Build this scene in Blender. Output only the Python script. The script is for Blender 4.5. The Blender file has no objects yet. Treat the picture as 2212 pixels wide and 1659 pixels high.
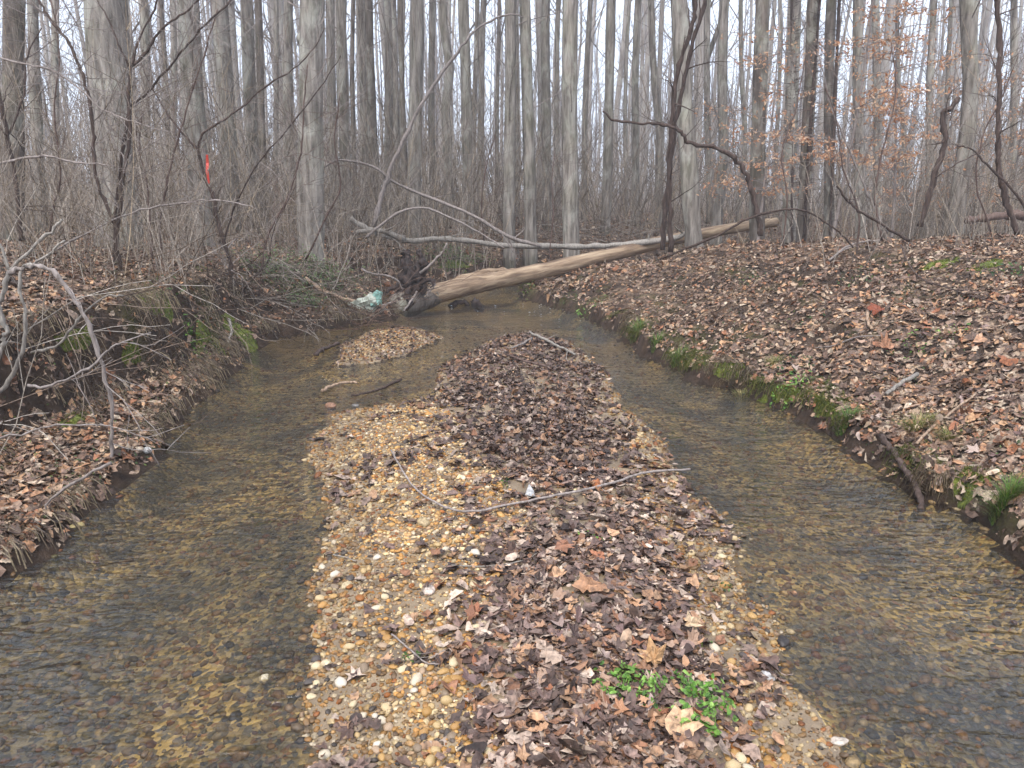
import bpy, math, random, time
import numpy as np
from mathutils import Vector, Matrix, noise as mnoise
R = math.radians
SC = bpy.context.scene
COL = SC.collection
RS = np.random.RandomState(7)
random.seed(7)

# ------------------------------------------------------------------ camera, world, sun, exposure
PITCH, CAMH, F, CX, CY = R(13.7), 1.6, 1596.0, 1106.0, 829.5     # focal length in px of a 2212 px wide frame
cam_d = bpy.data.cameras.new('camera'); cam = bpy.data.objects.new('camera', cam_d); COL.objects.link(cam)
cam.location = (0, 0, CAMH); cam.rotation_euler = (R(90) - PITCH, 0, 0)
cam_d.sensor_width = 36.0; cam_d.lens = 36.0 * F / 2212.0; cam_d.clip_end = 2000; cam_d.clip_start = 0.05
SC.camera = cam

SUN_EL, SUN_AZ = R(60), R(200)
w = bpy.data.worlds.new('World'); SC.world = w; w.use_nodes = True
nt = w.node_tree; nt.nodes.clear()
sky = nt.nodes.new('ShaderNodeTexSky'); sky.sky_type = 'NISHITA'; sky.sun_disc = False
sky.sun_elevation = SUN_EL; sky.sun_rotation = SUN_AZ; sky.air_density = 1.0; sky.dust_density = 1.5; sky.ozone_density = 1.0
hs = nt.nodes.new('ShaderNodeHueSaturation'); hs.inputs['Saturation'].default_value = 0.35     # grey overcast sky
bg = nt.nodes.new('ShaderNodeBackground'); bg.inputs['Strength'].default_value = 0.15
wo = nt.nodes.new('ShaderNodeOutputWorld')
cm = nt.nodes.new('ShaderNodeMix'); cm.data_type = 'RGBA'; cm.inputs[0].default_value = 0.6; cm.inputs[7].default_value = (4.0, 4.8, 6.3, 1)   # the cloud layer
nt.links.new(sky.outputs[0], hs.inputs['Color']); nt.links.new(hs.outputs[0], cm.inputs[6]); nt.links.new(cm.outputs[2], bg.inputs[0]); nt.links.new(bg.outputs[0], wo.inputs[0])
sl = bpy.data.lights.new('sun', 'SUN'); sl.energy = 1.5; sl.angle = R(40); sl.color = (1.0, 0.97, 0.93)
so = bpy.data.objects.new('sun', sl); COL.objects.link(so)
sd = Vector((math.sin(SUN_AZ) * math.cos(SUN_EL), math.cos(SUN_AZ) * math.cos(SUN_EL), math.sin(SUN_EL)))
so.rotation_euler = sd.to_track_quat('Z', 'Y').to_euler()
SC.view_settings.view_transform = 'Standard'; SC.view_settings.look = 'None'
SC.view_settings.exposure = 1.48; SC.view_settings.gamma = 1.0; SC.view_settings.use_curve_mapping = False
SC.render.engine = 'CYCLES'
cy = SC.cycles
cy.use_denoising = True
try: cy.denoiser = 'OPENIMAGEDENOISE'
except Exception: pass
cy.max_bounces = 6; cy.diffuse_bounces = 3; cy.glossy_bounces = 3; cy.transmission_bounces = 4
cy.transparent_max_bounces = 8; cy.volume_bounces = 0; cy.caustics_reflective = False; cy.caustics_refractive = False
cy.use_adaptive_sampling = True; cy.adaptive_threshold = 0.02
cy.pixel_filter_type = 'BLACKMAN_HARRIS'

# ------------------------------------------------------------------ helpers
def srgb(c):
    c = np.asarray(c, float) / 255.0
    return np.where(c <= 0.04045, c / 12.92, ((c + 0.055) / 1.055) ** 2.4)
def rgba(c): return tuple(srgb(c)) + (1.0,)
CP, SP = math.cos(PITCH), math.sin(PITCH)
def P(px, py, Y):                       # world point that stands at ground distance Y in the direction of a picture point
    dx = (px - CX) / F; dy = (CY - py) / F
    t = Y / (CP + dy * SP)
    return np.array([dx * t, Y, CAMH + t * (-SP + dy * CP)])
def G0(px, py, z=0.0):
    dx = (px - CX) / F; dy = (CY - py) / F
    t = (CAMH - z) / (SP - dy * CP)
    return (dx * t, t * (CP + dy * SP))

_perm = np.random.RandomState(11).rand(256, 256)
def vnoise(x, y, s=1.0, ox=0.0, oy=0.0):   # value noise 0..1
    x = np.asarray(x) * s + ox + 1000.0; y = np.asarray(y) * s + oy + 1000.0
    xi = np.floor(x).astype(int); yi = np.floor(y).astype(int)
    fx = x - xi; fy = y - yi; fx = fx * fx * (3 - 2 * fx); fy = fy * fy * (3 - 2 * fy)
    g = lambda a, b: _perm[a % 256, b % 256]
    return (g(xi, yi) * (1 - fx) + g(xi + 1, yi) * fx) * (1 - fy) + (g(xi, yi + 1) * (1 - fx) + g(xi + 1, yi + 1) * fx) * fy
def fbm(x, y, s=1.0, n=3, ox=0.0):
    a = 0; t = 0
    for i in range(n):
        a = a + vnoise(x, y, s * 2 ** i, ox + 17.3 * i, ox * 0.7 + 5.1 * i) * 0.5 ** i; t += 0.5 ** i
    return a / t
def smooth(t): t = np.clip(t, 0, 1); return t * t * (3 - 2 * t)

def warp(x, y):                          # shore lines are never smooth
    return (x + 0.16 * (vnoise(x, y, 2.3, 3.1, 7.7) - 0.5) + 0.07 * (vnoise(x, y, 8.0, 9.1, 1.7) - 0.5),
            y + 0.16 * (vnoise(x, y, 2.1, 33.1, 17.7) - 0.5) + 0.07 * (vnoise(x, y, 8.0, 19.1, 41.7) - 0.5))
def seg_dist(x, y, pl):                 # distance of points to a polyline
    x, y = warp(x, y)
    d = np.full(x.shape, 1e9)
    for (ax, ay), (bx, by) in zip(pl[:-1], pl[1:]):
        vx, vy = bx - ax, by - ay; L = vx * vx + vy * vy + 1e-12
        t = np.clip(((x - ax) * vx + (y - ay) * vy) / L, 0, 1)
        d = np.minimum(d, (x - ax - t * vx) ** 2 + (y - ay - t * vy) ** 2)
    return np.sqrt(d)
def inside(x, y, poly):
    x, y = warp(x, y)
    c = np.zeros(x.shape, bool); n = len(poly)
    for i in range(n):
        (ax, ay), (bx, by) = poly[i], poly[(i + 1) % n]
        if ay == by: continue
        k = ((ay > y) != (by > y)) & (x < (bx - ax) * (y - ay) / (by - ay) + ax)
        c ^= k
    return c

# ------------------------------------------------------------------ where water, banks and bars lie
left_pl = [(-2.5, -12.0), (-2.3, 1.0)] + [G0(*q) for q in [(0,1240),(100,1190),(190,1120),(240,1060),(320,985),(370,920),(430,870),(500,800),(540,755),(610,728),(700,708),(790,700),(860,688)]] + [(-1.9, 11.6), (-2.6, 12.6)]
far_pl = [(-2.6, 12.6), (-2.2, 13.4), (-1.2, 14.0), (-0.2, 14.6), (1.2, 15.6), (3.0, 16.6), (6.0, 18.5), (10.0, 20.0), (18.0, 21.0)]
right_pl = [(18.0, 19.0), (10.0, 18.2), (6.0, 16.8), (3.2, 15.6), (1.4, 14.8), (0.35, 14.1)] + [G0(*q) for q in [(1125,628),(1130,648),(1180,657),(1250,680),(1330,715),(1390,770),(1440,790),(1500,820),(1600,850),(1700,885),(1800,935),(1900,1015),(1980,1085),(2060,1100),(2130,1150),(2212,1235)]] + [(2.4, 1.0), (2.6, -12.0)]
creek = left_pl + far_pl[1:] + right_pl
bar = [(-0.95, -3.0)] + [G0(*q) for q in [(640,1659),(650,1500),(700,1350),(700,1250),(690,1100),(680,980),(700,930),(730,885),(830,868),(925,860),(950,800),(1010,775),(1060,735),(1150,715),(1230,740),(1290,800),(1310,840),(1370,900),(1440,960),(1480,1040),(1560,1120),(1600,1220),(1650,1300),(1700,1370),(1740,1450),(1760,1520),(1800,1580),(1860,1659)]] + [(1.1, 0.6), (1.3, -3.0)]
bar2 = [G0(*q) for q in [(730,792),(735,750),(800,715),(860,710),(900,712),(960,727),(940,742),(880,765),(800,787)]]
band = [G0(*q) for q in [(1000,1640),(990,1400),(1070,1250),(1110,1150),(1050,1040),(990,960),(940,880),(950,800),(1060,735),(1150,715),(1230,740),(1290,800),(1315,870),(1345,940),(1390,1040),(1455,1150),(1500,1230),(1535,1330),(1560,1420),(1540,1500),(1585,1600),(1600,1659)]] + [(0.48, 0.5), (-0.1, 0.5)]

def height(x, y):
    x = np.asarray(x, float); y = np.asarray(y, float)
    ins = inside(x, y, creek)
    dL, dF, dR = seg_dist(x, y, left_pl), seg_dist(x, y, far_pl), seg_dist(x, y, right_pl)
    n1 = fbm(x, y, 1.3, 3) - 0.5; n2 = fbm(x, y, 5.0, 2, 3.0) - 0.5
    # right bank: low cut, then a long slope
    d = np.maximum(dR * (1 + 0.25 * n1), 0)
    cut = 0.10 + 0.16 * fbm(x, y, 1.7, 2, 9.0)
    zr = np.interp(d, [0, 0.10, 0.5, 1.2, 2.2, 3.2, 5, 9], [0, 0.6, 0.26, 0.52, 0.80, 0.95, 1.03, 1.08])
    lo = smooth(d / 0.07) * cut
    zr = np.where(d < 0.5, lo + (0.26 - 0.15) * smooth((d - 0.1) / 0.4) + (cut - 0.15) * 0, np.interp(d, [0.5, 1.2, 2.2, 3.2, 5, 9], [0.26, 0.53, 0.84, 1.04, 1.25, 1.40]) + (cut - 0.15) * np.clip(1 - (d - 0.5) / 0.5, 0, 1))
    zr = zr * np.interp(y, [9, 13, 16], [1.0, 0.86, 0.78])
    # left bank: gravelly shelf close by, then a steep face
    sh = np.interp(y, [3.0, 4.3, 4.9, 5.6, 6.4, 8, 10], [0.75, 0.80, 0.62, 0.40, 0.22, 0.12, 0.25]) * (1 + 0.5 * n1)
    d = dL
    face = np.interp(y, [0, 6, 8.5, 10, 13], [0.20, 0.22, 0.40, 1.1, 1.3])
    zl = smooth(d / 0.10) * 0.09 + 0.10 * np.clip(d / np.maximum(sh, 0.05), 0, 1) + 0.64 * smooth((d - sh) / face) + np.interp(d - sh - face, [0, 1.5, 4, 9], [0, 0.22, 0.30, 0.34])
    d = dF * (1 + 0.3 * n1)
    zf = np.interp(d, [0, 0.1, 0.4, 1.0, 1.8, 4, 9], [0, 0.10, 0.22, 0.60, 0.80, 0.98, 1.08])
    land = np.minimum(np.minimum(zl, zr), zf)
    land = land + 0.10 * n1 * smooth(land / 0.4) + 0.05 * n2 * smooth(land / 0.15) + 0.05 * (vnoise(x, y, 9.0, 4.4, 8.8) - 0.5) * smooth(land / 0.08) * np.interp(y, [3, 14], [1, .4])
    far = np.hypot(x, y)
    land = land + 2.5 * smooth((far - 45) / 110) + 0.25 * (fbm(x, y, 0.12, 2, 4.0) - 0.5) * smooth((far - 16) / 20)
    # bed and bars
    de = np.minimum(np.minimum(dL, dR), dF)
    b1 = inside(x, y, bar); b2 = inside(x, y, bar2)
    d1 = seg_dist(x, y, bar + bar[:1]); d2 = seg_dist(x, y, bar2 + bar2[:1])
    deep = 0.14 * smooth(de / 0.25)
    bed = -deep * np.minimum(smooth(d1 / 0.8) * 0.75 + 0.10 * smooth(d1 / 0.08) + 0.02, 1) * np.minimum(smooth(d2 / 0.5) * 0.9 + 0.1, 1)
    bed = bed + 0.035 * n1 * smooth(d1 / 0.3) * smooth(d2 / .3) * (deep / 0.14)
    top1 = 0.008 * smooth(d1 / 0.10) + 0.055 * smooth(d1 / 0.7) + 0.045 * n2 * smooth(d1 / 0.3) + 0.04 * n1 * smooth(d1 / 0.5)
    top2 = 0.006 + 0.028 * smooth(d2 / 0.3)
    bed = np.where(b1, top1, np.where(b2, top2, np.minimum(bed, -0.004)))
    return np.where(ins, bed, np.maximum(land, 0.004))

# interpolation grid for fast look-ups
HX = np.arange(-14, 14.01, 0.04); HY = np.arange(-2, 24.01, 0.04)
_gx, _gy = np.meshgrid(HX, HY); HG = height(_gx, _gy)
def hgt(x, y):
    x = np.asarray(x, float); y = np.asarray(y, float)
    fx = (x - HX[0]) / 0.04; fy = (y - HY[0]) / 0.04
    ok = (fx >= 0) & (fy >= 0) & (fx < len(HX) - 1) & (fy < len(HY) - 1)
    fxc = np.clip(fx, 0, len(HX) - 1.001); fyc = np.clip(fy, 0, len(HY) - 1.001)
    xi = fxc.astype(int); yi = fyc.astype(int); a = fxc - xi; b = fyc - yi
    z = (HG[yi, xi] * (1 - a) + HG[yi, xi + 1] * a) * (1 - b) + (HG[yi + 1, xi] * (1 - a) + HG[yi + 1, xi + 1] * a) * b
    if np.all(ok): return z
    return np.where(ok, z, height(x, y))
def hgrad(x, y, e=0.05):
    return (hgt(x + e, y) - hgt(x - e, y)) / (2 * e), (hgt(x, y + e) - hgt(x, y - e)) / (2 * e)
def hz(x, y): return float(hgt(np.array([x]), np.array([y]))[0])
def GH(px, py, up=0.0):                 # the ground point seen at a picture point
    dx = (px - CX) / F; dy = (CY - py) / F
    Y = np.concatenate([np.arange(1.2, 24, 0.02), np.arange(24, 90, 0.5)])
    t = Y / (CP + dy * SP); z = CAMH + t * (-SP + dy * CP); x = dx * t
    g = np.maximum(hgt(x, Y), -0.01); k = np.argmax(z <= g)
    if z[k] > g[k]: k = len(Y) - 1
    return np.array([x[k], Y[k], g[k] + up])

def build(name, V, T=None, Q=None, mat=None, parent=None, col=None, smooth_=False, kind=None):
    V = np.asarray(V, np.float32).reshape(-1, 3)
    me = bpy.data.meshes.new(name); me.vertices.add(len(V)); me.vertices.foreach_set('co', V.ravel())
    T = np.zeros((0, 3), int) if T is None else np.asarray(T, int).reshape(-1, 3)
    Q = np.zeros((0, 4), int) if Q is None else np.asarray(Q, int).reshape(-1, 4)
    li = np.concatenate([T.ravel(), Q.ravel()]).astype(np.int32)
    ls = np.concatenate([np.arange(len(T)) * 3, len(T) * 3 + np.arange(len(Q)) * 4]).astype(np.int32)
    me.loops.add(len(li)); me.loops.foreach_set('vertex_index', li)
    me.polygons.add(len(ls)); me.polygons.foreach_set('loop_start', ls)
    me.update(calc_edges=True)
    me.polygons.foreach_set('use_smooth', np.full(len(ls), bool(smooth_)))
    if col is not None:
        ca = me.color_attributes.new('Col', 'FLOAT_COLOR', 'POINT')
        c = np.ones((len(V), 4), np.float32); c[:, :3] = col; ca.data.foreach_set('color', c.ravel())
    if mat: me.materials.append(mat)
    o = bpy.data.objects.new(name, me); COL.objects.link(o)
    if parent: o.parent = parent
    if kind: o['kind'] = kind
    return o
def tag(o, label, cat, group=None):
    o['label'] = label; o['category'] = cat
    if group: o['group'] = group
    return o
def empty(name, loc, label=None, cat=None, group=None):
    o = bpy.data.objects.new(name, None); COL.objects.link(o); o.location = loc; o.empty_display_size = .1
    if label: tag(o, label, cat, group)
    return o
class Acc:
    def __init__(s): s.V = []; s.T = []; s.Q = []; s.C = []; s.n = 0
    def add(s, V, T=None, Q=None, col=None):
        V = np.asarray(V, float).reshape(-1, 3)
        if T is not None and len(T): s.T.append(np.asarray(T) + s.n)
        if Q is not None and len(Q): s.Q.append(np.asarray(Q) + s.n)
        if col is not None: s.C.append(np.broadcast_to(np.asarray(col, float), (len(V), 3)) if np.ndim(col) == 1 else col)
        s.V.append(V); s.n += len(V)
    def out(s, name, mat, parent=None, smooth_=False, kind=None, origin=None):
        V = np.concatenate(s.V)
        if origin is not None: V = V - np.asarray(origin)
        return build(name, V, np.concatenate(s.T) if s.T else None, np.concatenate(s.Q) if s.Q else None, mat, parent,
                     np.concatenate(s.C) if s.C else None, smooth_, kind)
def catmull(pts, n=6):
    p = np.asarray(pts, float)
    if len(p) < 3: t = np.linspace(0, 1, n * (len(p) - 1) + 1)[:, None]; return p[0] * (1 - t) + p[-1] * t
    q = np.vstack([2 * p[0] - p[1], p, 2 * p[-1] - p[-2]]); out = []
    for i in range(1, len(q) - 2):
        for k in range(n):
            t = k / n; a, b, c, d = q[i - 1], q[i], q[i + 1], q[i + 2]
            out.append(0.5 * (2 * b + (c - a) * t + (2 * a - 5 * b + 4 * c - d) * t * t + (3 * b - a - 3 * c + d) * t ** 3))
    out.append(q[-2]); return np.array(out)
_tubeq = {}
def tube(acc, pts, rad, k=6, col=None, rough=0.0, cap=True):
    pts = np.asarray(pts, float); n = len(pts)
    rad = np.broadcast_to(np.asarray(rad, float), (n,)) if np.ndim(rad) == 0 else np.asarray(rad, float)
    t = np.gradient(pts, axis=0); t /= np.linalg.norm(t, axis=1)[:, None] + 1e-9
    m = t.mean(0); ref = np.array([0, 0, 1.0]) if abs(m[2]) < 0.7 else np.array([1.0, 0.13, 0])
    u = np.cross(t, ref); u /= np.linalg.norm(u, axis=1)[:, None] + 1e-9
    v = np.cross(t, u)
    a = np.arange(k) * 2 * math.pi / k
    rr = rad[:, None] * np.ones(k)
    if rough: rr = rr * (1 + rough * (RS.rand(n, k) - 0.5) * 2)
    V = pts[:, None, :] + rr[..., None] * (np.cos(a)[None, :, None] * u[:, None, :] + np.sin(a)[None, :, None] * v[:, None, :])
    if (n, k) not in _tubeq:
        i = np.arange(n - 1)[:, None] * k; j = np.arange(k)[None, :]; j2 = (j + 1) % k
        _tubeq[(n, k)] = np.stack([i + j, i + j2, i + k + j2, i + k + j], -1).reshape(-1, 4)
    V = V.reshape(-1, 3); T = None
    if cap and k > 3:
        V = np.vstack([V, pts[0], pts[-1]]); c0, c1 = n * k, n * k + 1; j = np.arange(k); j2 = (j + 1) % k
        T = np.concatenate([np.stack([np.full(k, c0), j2, j], -1), np.stack([np.full(k, c1), (n - 1) * k + j, (n - 1) * k + j2], -1)])
    acc.add(V, T, _tubeq[(n, k)], col)

# ------------------------------------------------------------------ materials
def nodes(name):
    m = bpy.data.materials.new(name); m.use_nodes = True; t = m.node_tree; t.nodes.clear()
    o = t.nodes.new('ShaderNodeOutputMaterial'); b = t.nodes.new('ShaderNodeBsdfPrincipled')
    t.links.new(b.outputs[0], o.inputs[0]); return m, t, b, o
def nn(t, ty, **kw):
    n = t.nodes.new(ty)
    for k, v in kw.items():
        if k.startswith('i_'): n.inputs[k[2:].replace('_', ' ')].default_value = v
        else: setattr(n, k, v)
    return n
def ramp(t, fac, stops, interp='LINEAR'):
    r = t.nodes.new('ShaderNodeValToRGB'); e = r.color_ramp; e.interpolation = interp
    while len(e.elements) < len(stops): e.elements.new(0.5)
    for k, (p, c) in enumerate(stops): e.elements[k].position = p; e.elements[k].color = rgba(c) if max(c) > 3 else tuple(c) + (1,)
    if fac is not None: t.links.new(fac, r.inputs[0])
    return r
def mixc(t, f, a, b, mode='MIX'):
    m = t.nodes.new('ShaderNodeMix'); m.data_type = 'RGBA'; m.blend_type = mode
    for s, v in ((0, f), (6, a), (7, b)):
        if hasattr(v, 'is_linked'): t.links.new(v, m.inputs[s])
        elif s == 0: m.inputs[0].default_value = v
        else: m.inputs[s].default_value = v
    return m.outputs[2]
def noise_(t, scale, detail=4, co=None, dist=0.0, rough=0.55):
    n = nn(t, 'ShaderNodeTexNoise'); n.inputs['Scale'].default_value = scale; n.inputs['Detail'].default_value = detail
    n.inputs['Distortion'].default_value = dist; n.inputs['Roughness'].default_value = rough
    if co is not None: t.links.new(co, n.inputs['Vector'])
    return n
def mapped(t, scale=(1, 1, 1), rot=(0, 0, 0), src='Object'):
    c = nn(t, 'ShaderNodeTexCoord'); m = nn(t, 'ShaderNodeMapping'); m.inputs['Scale'].default_value = scale; m.inputs['Rotation'].default_value = rot
    t.links.new(c.outputs[src], m.inputs[0]); return m.outputs[0]
def bump(t, b, h, s=0.5, d=0.02):
    n = nn(t, 'ShaderNodeBump'); n.inputs['Strength'].default_value = s; n.inputs['Distance'].default_value = d
    t.links.new(h, n.inputs['Height']); t.links.new(n.outputs[0], b.inputs['Normal']); return n

def m_bark(name, stops, sxy=9, sz=1.6, bs=0.8, moss=0.0, bd=0.03, tint=True):
    lo_ = 0.8 if sxy > 30 else 0.55
    m, t, b, o = nodes(name)
    co = mapped(t, (sxy, sxy, sz)); n = noise_(t, 1.0, 6, co, 0.4, 0.62)
    n2 = noise_(t, 0.6, 3, mapped(t, (1.2, 1.2, 0.7)))
    r = ramp(t, n.outputs[0], stops)
    c = mixc(t, 0.55, r.outputs[0], ramp(t, n2.outputs[0], [(0.3, (lo_, lo_, lo_)), (0.7, (1.25, 1.22, 1.2))]).outputs[0], 'MULTIPLY')
    if tint:
        oi = nn(t, 'ShaderNodeObjectInfo')
        rr = ramp(t, oi.outputs['Random'], [(0, (0.86, 0.84, 0.82)), (0.5, (1.0, 1.0, 1.0)), (1, (1.14, 1.12, 1.10))])
        c = mixc(t, 1.0, c, rr.outputs[0], 'MULTIPLY')
    if sxy < 30:
        lc = noise_(t, 1.0, 5, mapped(t, (3.5, 3.5, 1.5)), 0.5, 0.65); lm_ = ramp(t, lc.outputs[0], [(0.52, (0, 0, 0)), (0.66, (0.55, 0.55, 0.55))]); c = mixc(t, lm_.outputs[0], c, rgba((176, 174, 160)))
    if moss:
        g = noise_(t, 2.0, 4, mapped(t, (1, 1, .6)))
        gm = ramp(t, g.outputs[0], [(0.5, (0, 0, 0)), (0.7, (moss, moss, moss))])
        c = mixc(t, gm.outputs[0], c, rgba((104, 112, 70)))
    t.links.new(c, b.inputs['Base Color']); b.inputs['Roughness'].default_value = 0.9; b.inputs['Specular IOR Level'].default_value = 0.2
    bump(t, b, n.outputs[0], bs, bd); return m
M = {}
M['bark'] = m_bark('furrowed_grey_bark', [(0.3, (74, 67, 61)), (0.5, (130, 122, 113)), (0.72, (172, 163, 152))], 14, 1.8, 1.0, 0.25)
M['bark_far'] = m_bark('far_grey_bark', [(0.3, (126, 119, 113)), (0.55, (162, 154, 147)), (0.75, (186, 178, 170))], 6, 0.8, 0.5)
M['bark_dark'] = m_bark('dark_bark', [(0.3, (70, 62, 56)), (0.55, (112, 102, 93)), (0.75, (140, 130, 119))], 14, 2.5, 1.0, 0.2)
M['twig_grey'] = m_bark('grey_twig_bark', [(0.3, (92, 84, 78)), (0.6, (138, 128, 122)), (0.8, (168, 158, 150))], 40, 8, 0.4, 0, 0.004)
M['twig_brown'] = m_bark('brown_twig_bark', [(0.3, (62, 48, 42)), (0.6, (102, 84, 76)), (0.8, (130, 112, 100))], 40, 8, 0.4, 0, 0.004)
M['twig_dark'] = m_bark('dark_stem_bark', [(0.3, (44, 35, 31)), (0.6, (82, 68, 61)), (0.8, (124, 110, 102))], 40, 8, 0.5, 0, 0.004)
M['bleached'] = m_bark('bleached_grey_wood', [(0.3, (96, 90, 84)), (0.55, (138, 131, 122)), (0.8, (172, 165, 155))], 50, 9, 0.5, 0, 0.004)
M['stick'] = m_bark('peeled_stick_wood', [(0.3, (108, 88, 72)), (0.55, (162, 138, 116)), (0.8, (196, 174, 152))], 50, 10, 0.5, 0, 0.004)

def m_col(name, rough=0.7, spec=0.3, bscale=120, bs=0.3, bd=0.003, trans=False):
    m, t, b, o = nodes(name); a = nn(t, 'ShaderNodeVertexColor', layer_name='Col')
    n = noise_(t, bscale, 4, mapped(t), 0.3, 0.65); r = ramp(t, n.outputs[0], [(0.32, (0.30, 0.29, 0.28)), (0.5, (0.85, 0.84, 0.82)), (0.68, (1.25, 1.22, 1.18))])
    c = mixc(t, 1.0, a.outputs[0], r.outputs[0], 'MULTIPLY'); t.links.new(c, b.inputs['Base Color'])
    b.inputs['Roughness'].default_value = rough; b.inputs['Specular IOR Level'].default_value = spec
    bump(t, b, n.outputs[0], bs, bd)
    if trans:
        tr = nn(t, 'ShaderNodeBsdfTranslucent'); mx = nn(t, 'ShaderNodeMixShader'); mx.inputs[0].default_value = 0.35
        t.links.new(c, tr.inputs[0]); t.links.new(b.outputs[0], mx.inputs[1]); t.links.new(tr.outputs[0], mx.inputs[2]); t.links.new(mx.outputs[0], o.inputs[0])
    return m
M['leafc'] = m_col('fallen_leaf_surface', 0.62, 0.35, 48, 0.4, 0.004)
M['pebblec'] = m_col('pebble_surface', 0.55, 0.4, 70, 0.25, 0.002)
M['greenc'] = m_col('green_leaf_surface', 0.5, 0.35, 60, 0.2, 0.002, True)
M['twigc'] = m_col('twig_surface', 0.9, 0.15, 40, 0.2, 0.002)
def m_rand(name, stops, rough, bscale, bs, bd, spec=0.35):
    m, t, b, o = nodes(name); oi = nn(t, 'ShaderNodeObjectInfo')
    r = ramp(t, oi.outputs['Random'], stops, 'CONSTANT'); n = noise_(t, bscale, 4, mapped(t))
    q = ramp(t, n.outputs[0], [(0.32, (0.34, 0.32, 0.31)), (0.5, (0.85, 0.84, 0.82)), (0.68, (1.22, 1.2, 1.16))])
    c = mixc(t, 1.0, r.outputs[0], q.outputs[0], 'MULTIPLY'); t.links.new(c, b.inputs['Base Color'])
    b.inputs['Roughness'].default_value = rough; b.inputs['Specular IOR Level'].default_value = spec
    bump(t, b, n.outputs[0], bs, bd); return m
PEB = [(200,158,98),(180,136,74),(216,188,142),(208,176,124),(226,208,180),(154,122,82),(124,102,80),(170,108,54),(190,144,84),(222,200,160),(190,160,130),(150,128,104),(228,214,194),(200,150,86),(92,82,76),(210,170,120),(228,206,166)]
LBAR = [(122,98,92),(98,78,72),(138,114,104),(160,138,128),(80,62,56),(150,112,86),(112,88,82),(178,156,144),(134,92,68),(70,54,50),(104,82,78),(168,130,102),(90,68,62)]
LBANK = [(140,112,96),(118,92,80),(168,138,116),(178,150,128),(96,74,62),(170,124,92),(132,104,92),(188,166,148),(150,98,68),(84,64,54),(124,98,86),(184,142,108),(110,82,68),(160,136,122)]
M['pebbler'] = m_rand('single_pebble', [(k / len(PEB), tuple(v * .88 for v in PEB[k])) for k in range(len(PEB))], 0.5, 60, 0.25, 0.003)
_b = lambda c: tuple(min(235, int(v * 1.02)) for v in c)
LR = [_b(c) for c in [LBAR[k] for k in (0, 1, 2, 3, 4, 5, 6, 7, 8, 11)] + [LBANK[k] for k in (2, 5, 8, 11)]]
M['leafr'] = m_rand('single_leaf', [(k / len(LR), LR[k]) for k in range(len(LR))], 0.6, 55, 0.5, 0.004)

def m_ground():
    m, t, b, o = nodes('leafy_soil'); co = mapped(t, src='Object')
    v = nn(t, 'ShaderNodeTexVoronoi'); v.inputs['Scale'].default_value = 16; wn = noise_(t, 6, 3, co); t.links.new(mixc(t, 0.12, co, wn.outputs['Color']), v.inputs['Vector'])
    sep = nn(t, 'ShaderNodeSeparateColor'); t.links.new(v.outputs['Color'], sep.inputs[0])
    r = ramp(t, sep.outputs[0], [(0.0, (76, 60, 50)), (0.2, (100, 80, 66)), (0.4, (132, 108, 88)), (0.6, (88, 70, 58)), (0.75, (148, 124, 102)), (0.9, (112, 84, 62))], 'CONSTANT')
    soil = ramp(t, noise_(t, 9, 6, co).outputs[0], [(0.3, (44, 34, 28)), (0.6, (78, 62, 50)), (0.8, (104, 86, 68))])
    a = nn(t, 'ShaderNodeVertexColor', layer_name='Col'); s2 = nn(t, 'ShaderNodeSeparateColor'); t.links.new(a.outputs[0], s2.inputs[0])
    c = mixc(t, s2.outputs[0], soil.outputs[0], r.outputs[0])        # R: litter cover
    gr = ramp(t, noise_(t, 30, 5, co).outputs[0], [(0.35, (52, 60, 26)), (0.7, (112, 118, 44))])
    c = mixc(t, s2.outputs[1], c, gr.outputs[0])                     # G: moss
    t.links.new(c, b.inputs['Base Color']); b.inputs['Roughness'].default_value = 0.9; b.inputs['Specular IOR Level'].default_value = 0.2
    bump(t, b, noise_(t, 22, 8, co, 0.5, 0.7).outputs[0], 1.0, 0.07); return m
def m_bed():
    m, t, b, o = nodes('pebbly_stream_bed'); co = mapped(t, src='Object')
    d = nn(t, 'ShaderNodeTexNoise'); d.inputs['Scale'].default_value = 25; t.links.new(co, d.inputs['Vector'])
    cw = mixc(t, 0.03, co, d.outputs['Color'])
    v = nn(t, 'ShaderNodeTexVoronoi'); v.inputs['Scale'].default_value = 52; t.links.new(cw, v.inputs['Vector'])
    sep = nn(t, 'ShaderNodeSeparateColor'); t.links.new(v.outputs['Color'], sep.inputs[0])
    r = ramp(t, sep.outputs[0], [(0.0, (98, 88, 68)), (0.2, (128, 114, 86)), (0.4, (84, 78, 68)), (0.55, (152, 136, 104)), (0.7, (58, 56, 54)), (0.82, (156, 140, 104)), (0.93, (116, 84, 56))], 'CONSTANT')
    big = noise_(t, 1.6, 5, co, 0.6); bigr = ramp(t, big.outputs[0], [(0.38, (0.24, 0.26, 0.31)), (0.48, (0.75, 0.73, 0.66)), (0.60, (1.6, 1.42, 0.96))])
    c = mixc(t, 0.9, r.outputs[0], bigr.outputs[0], 'MULTIPLY')
    silt = ramp(t, noise_(t, 4, 5, co).outputs[0], [(0.3, (100, 84, 58)), (0.7, (146, 122, 84))])
    a = nn(t, 'ShaderNodeVertexColor', layer_name='Col'); s2 = nn(t, 'ShaderNodeSeparateColor'); t.links.new(a.outputs[0], s2.inputs[0])
    c = mixc(t, s2.outputs[0], c, silt.outputs[0])
    t.links.new(c, b.inputs['Base Color']); b.inputs['Roughness'].default_value = 0.6
    bump(t, b, v.outputs['Distance'], 0.6, -0.02); return m
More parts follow.
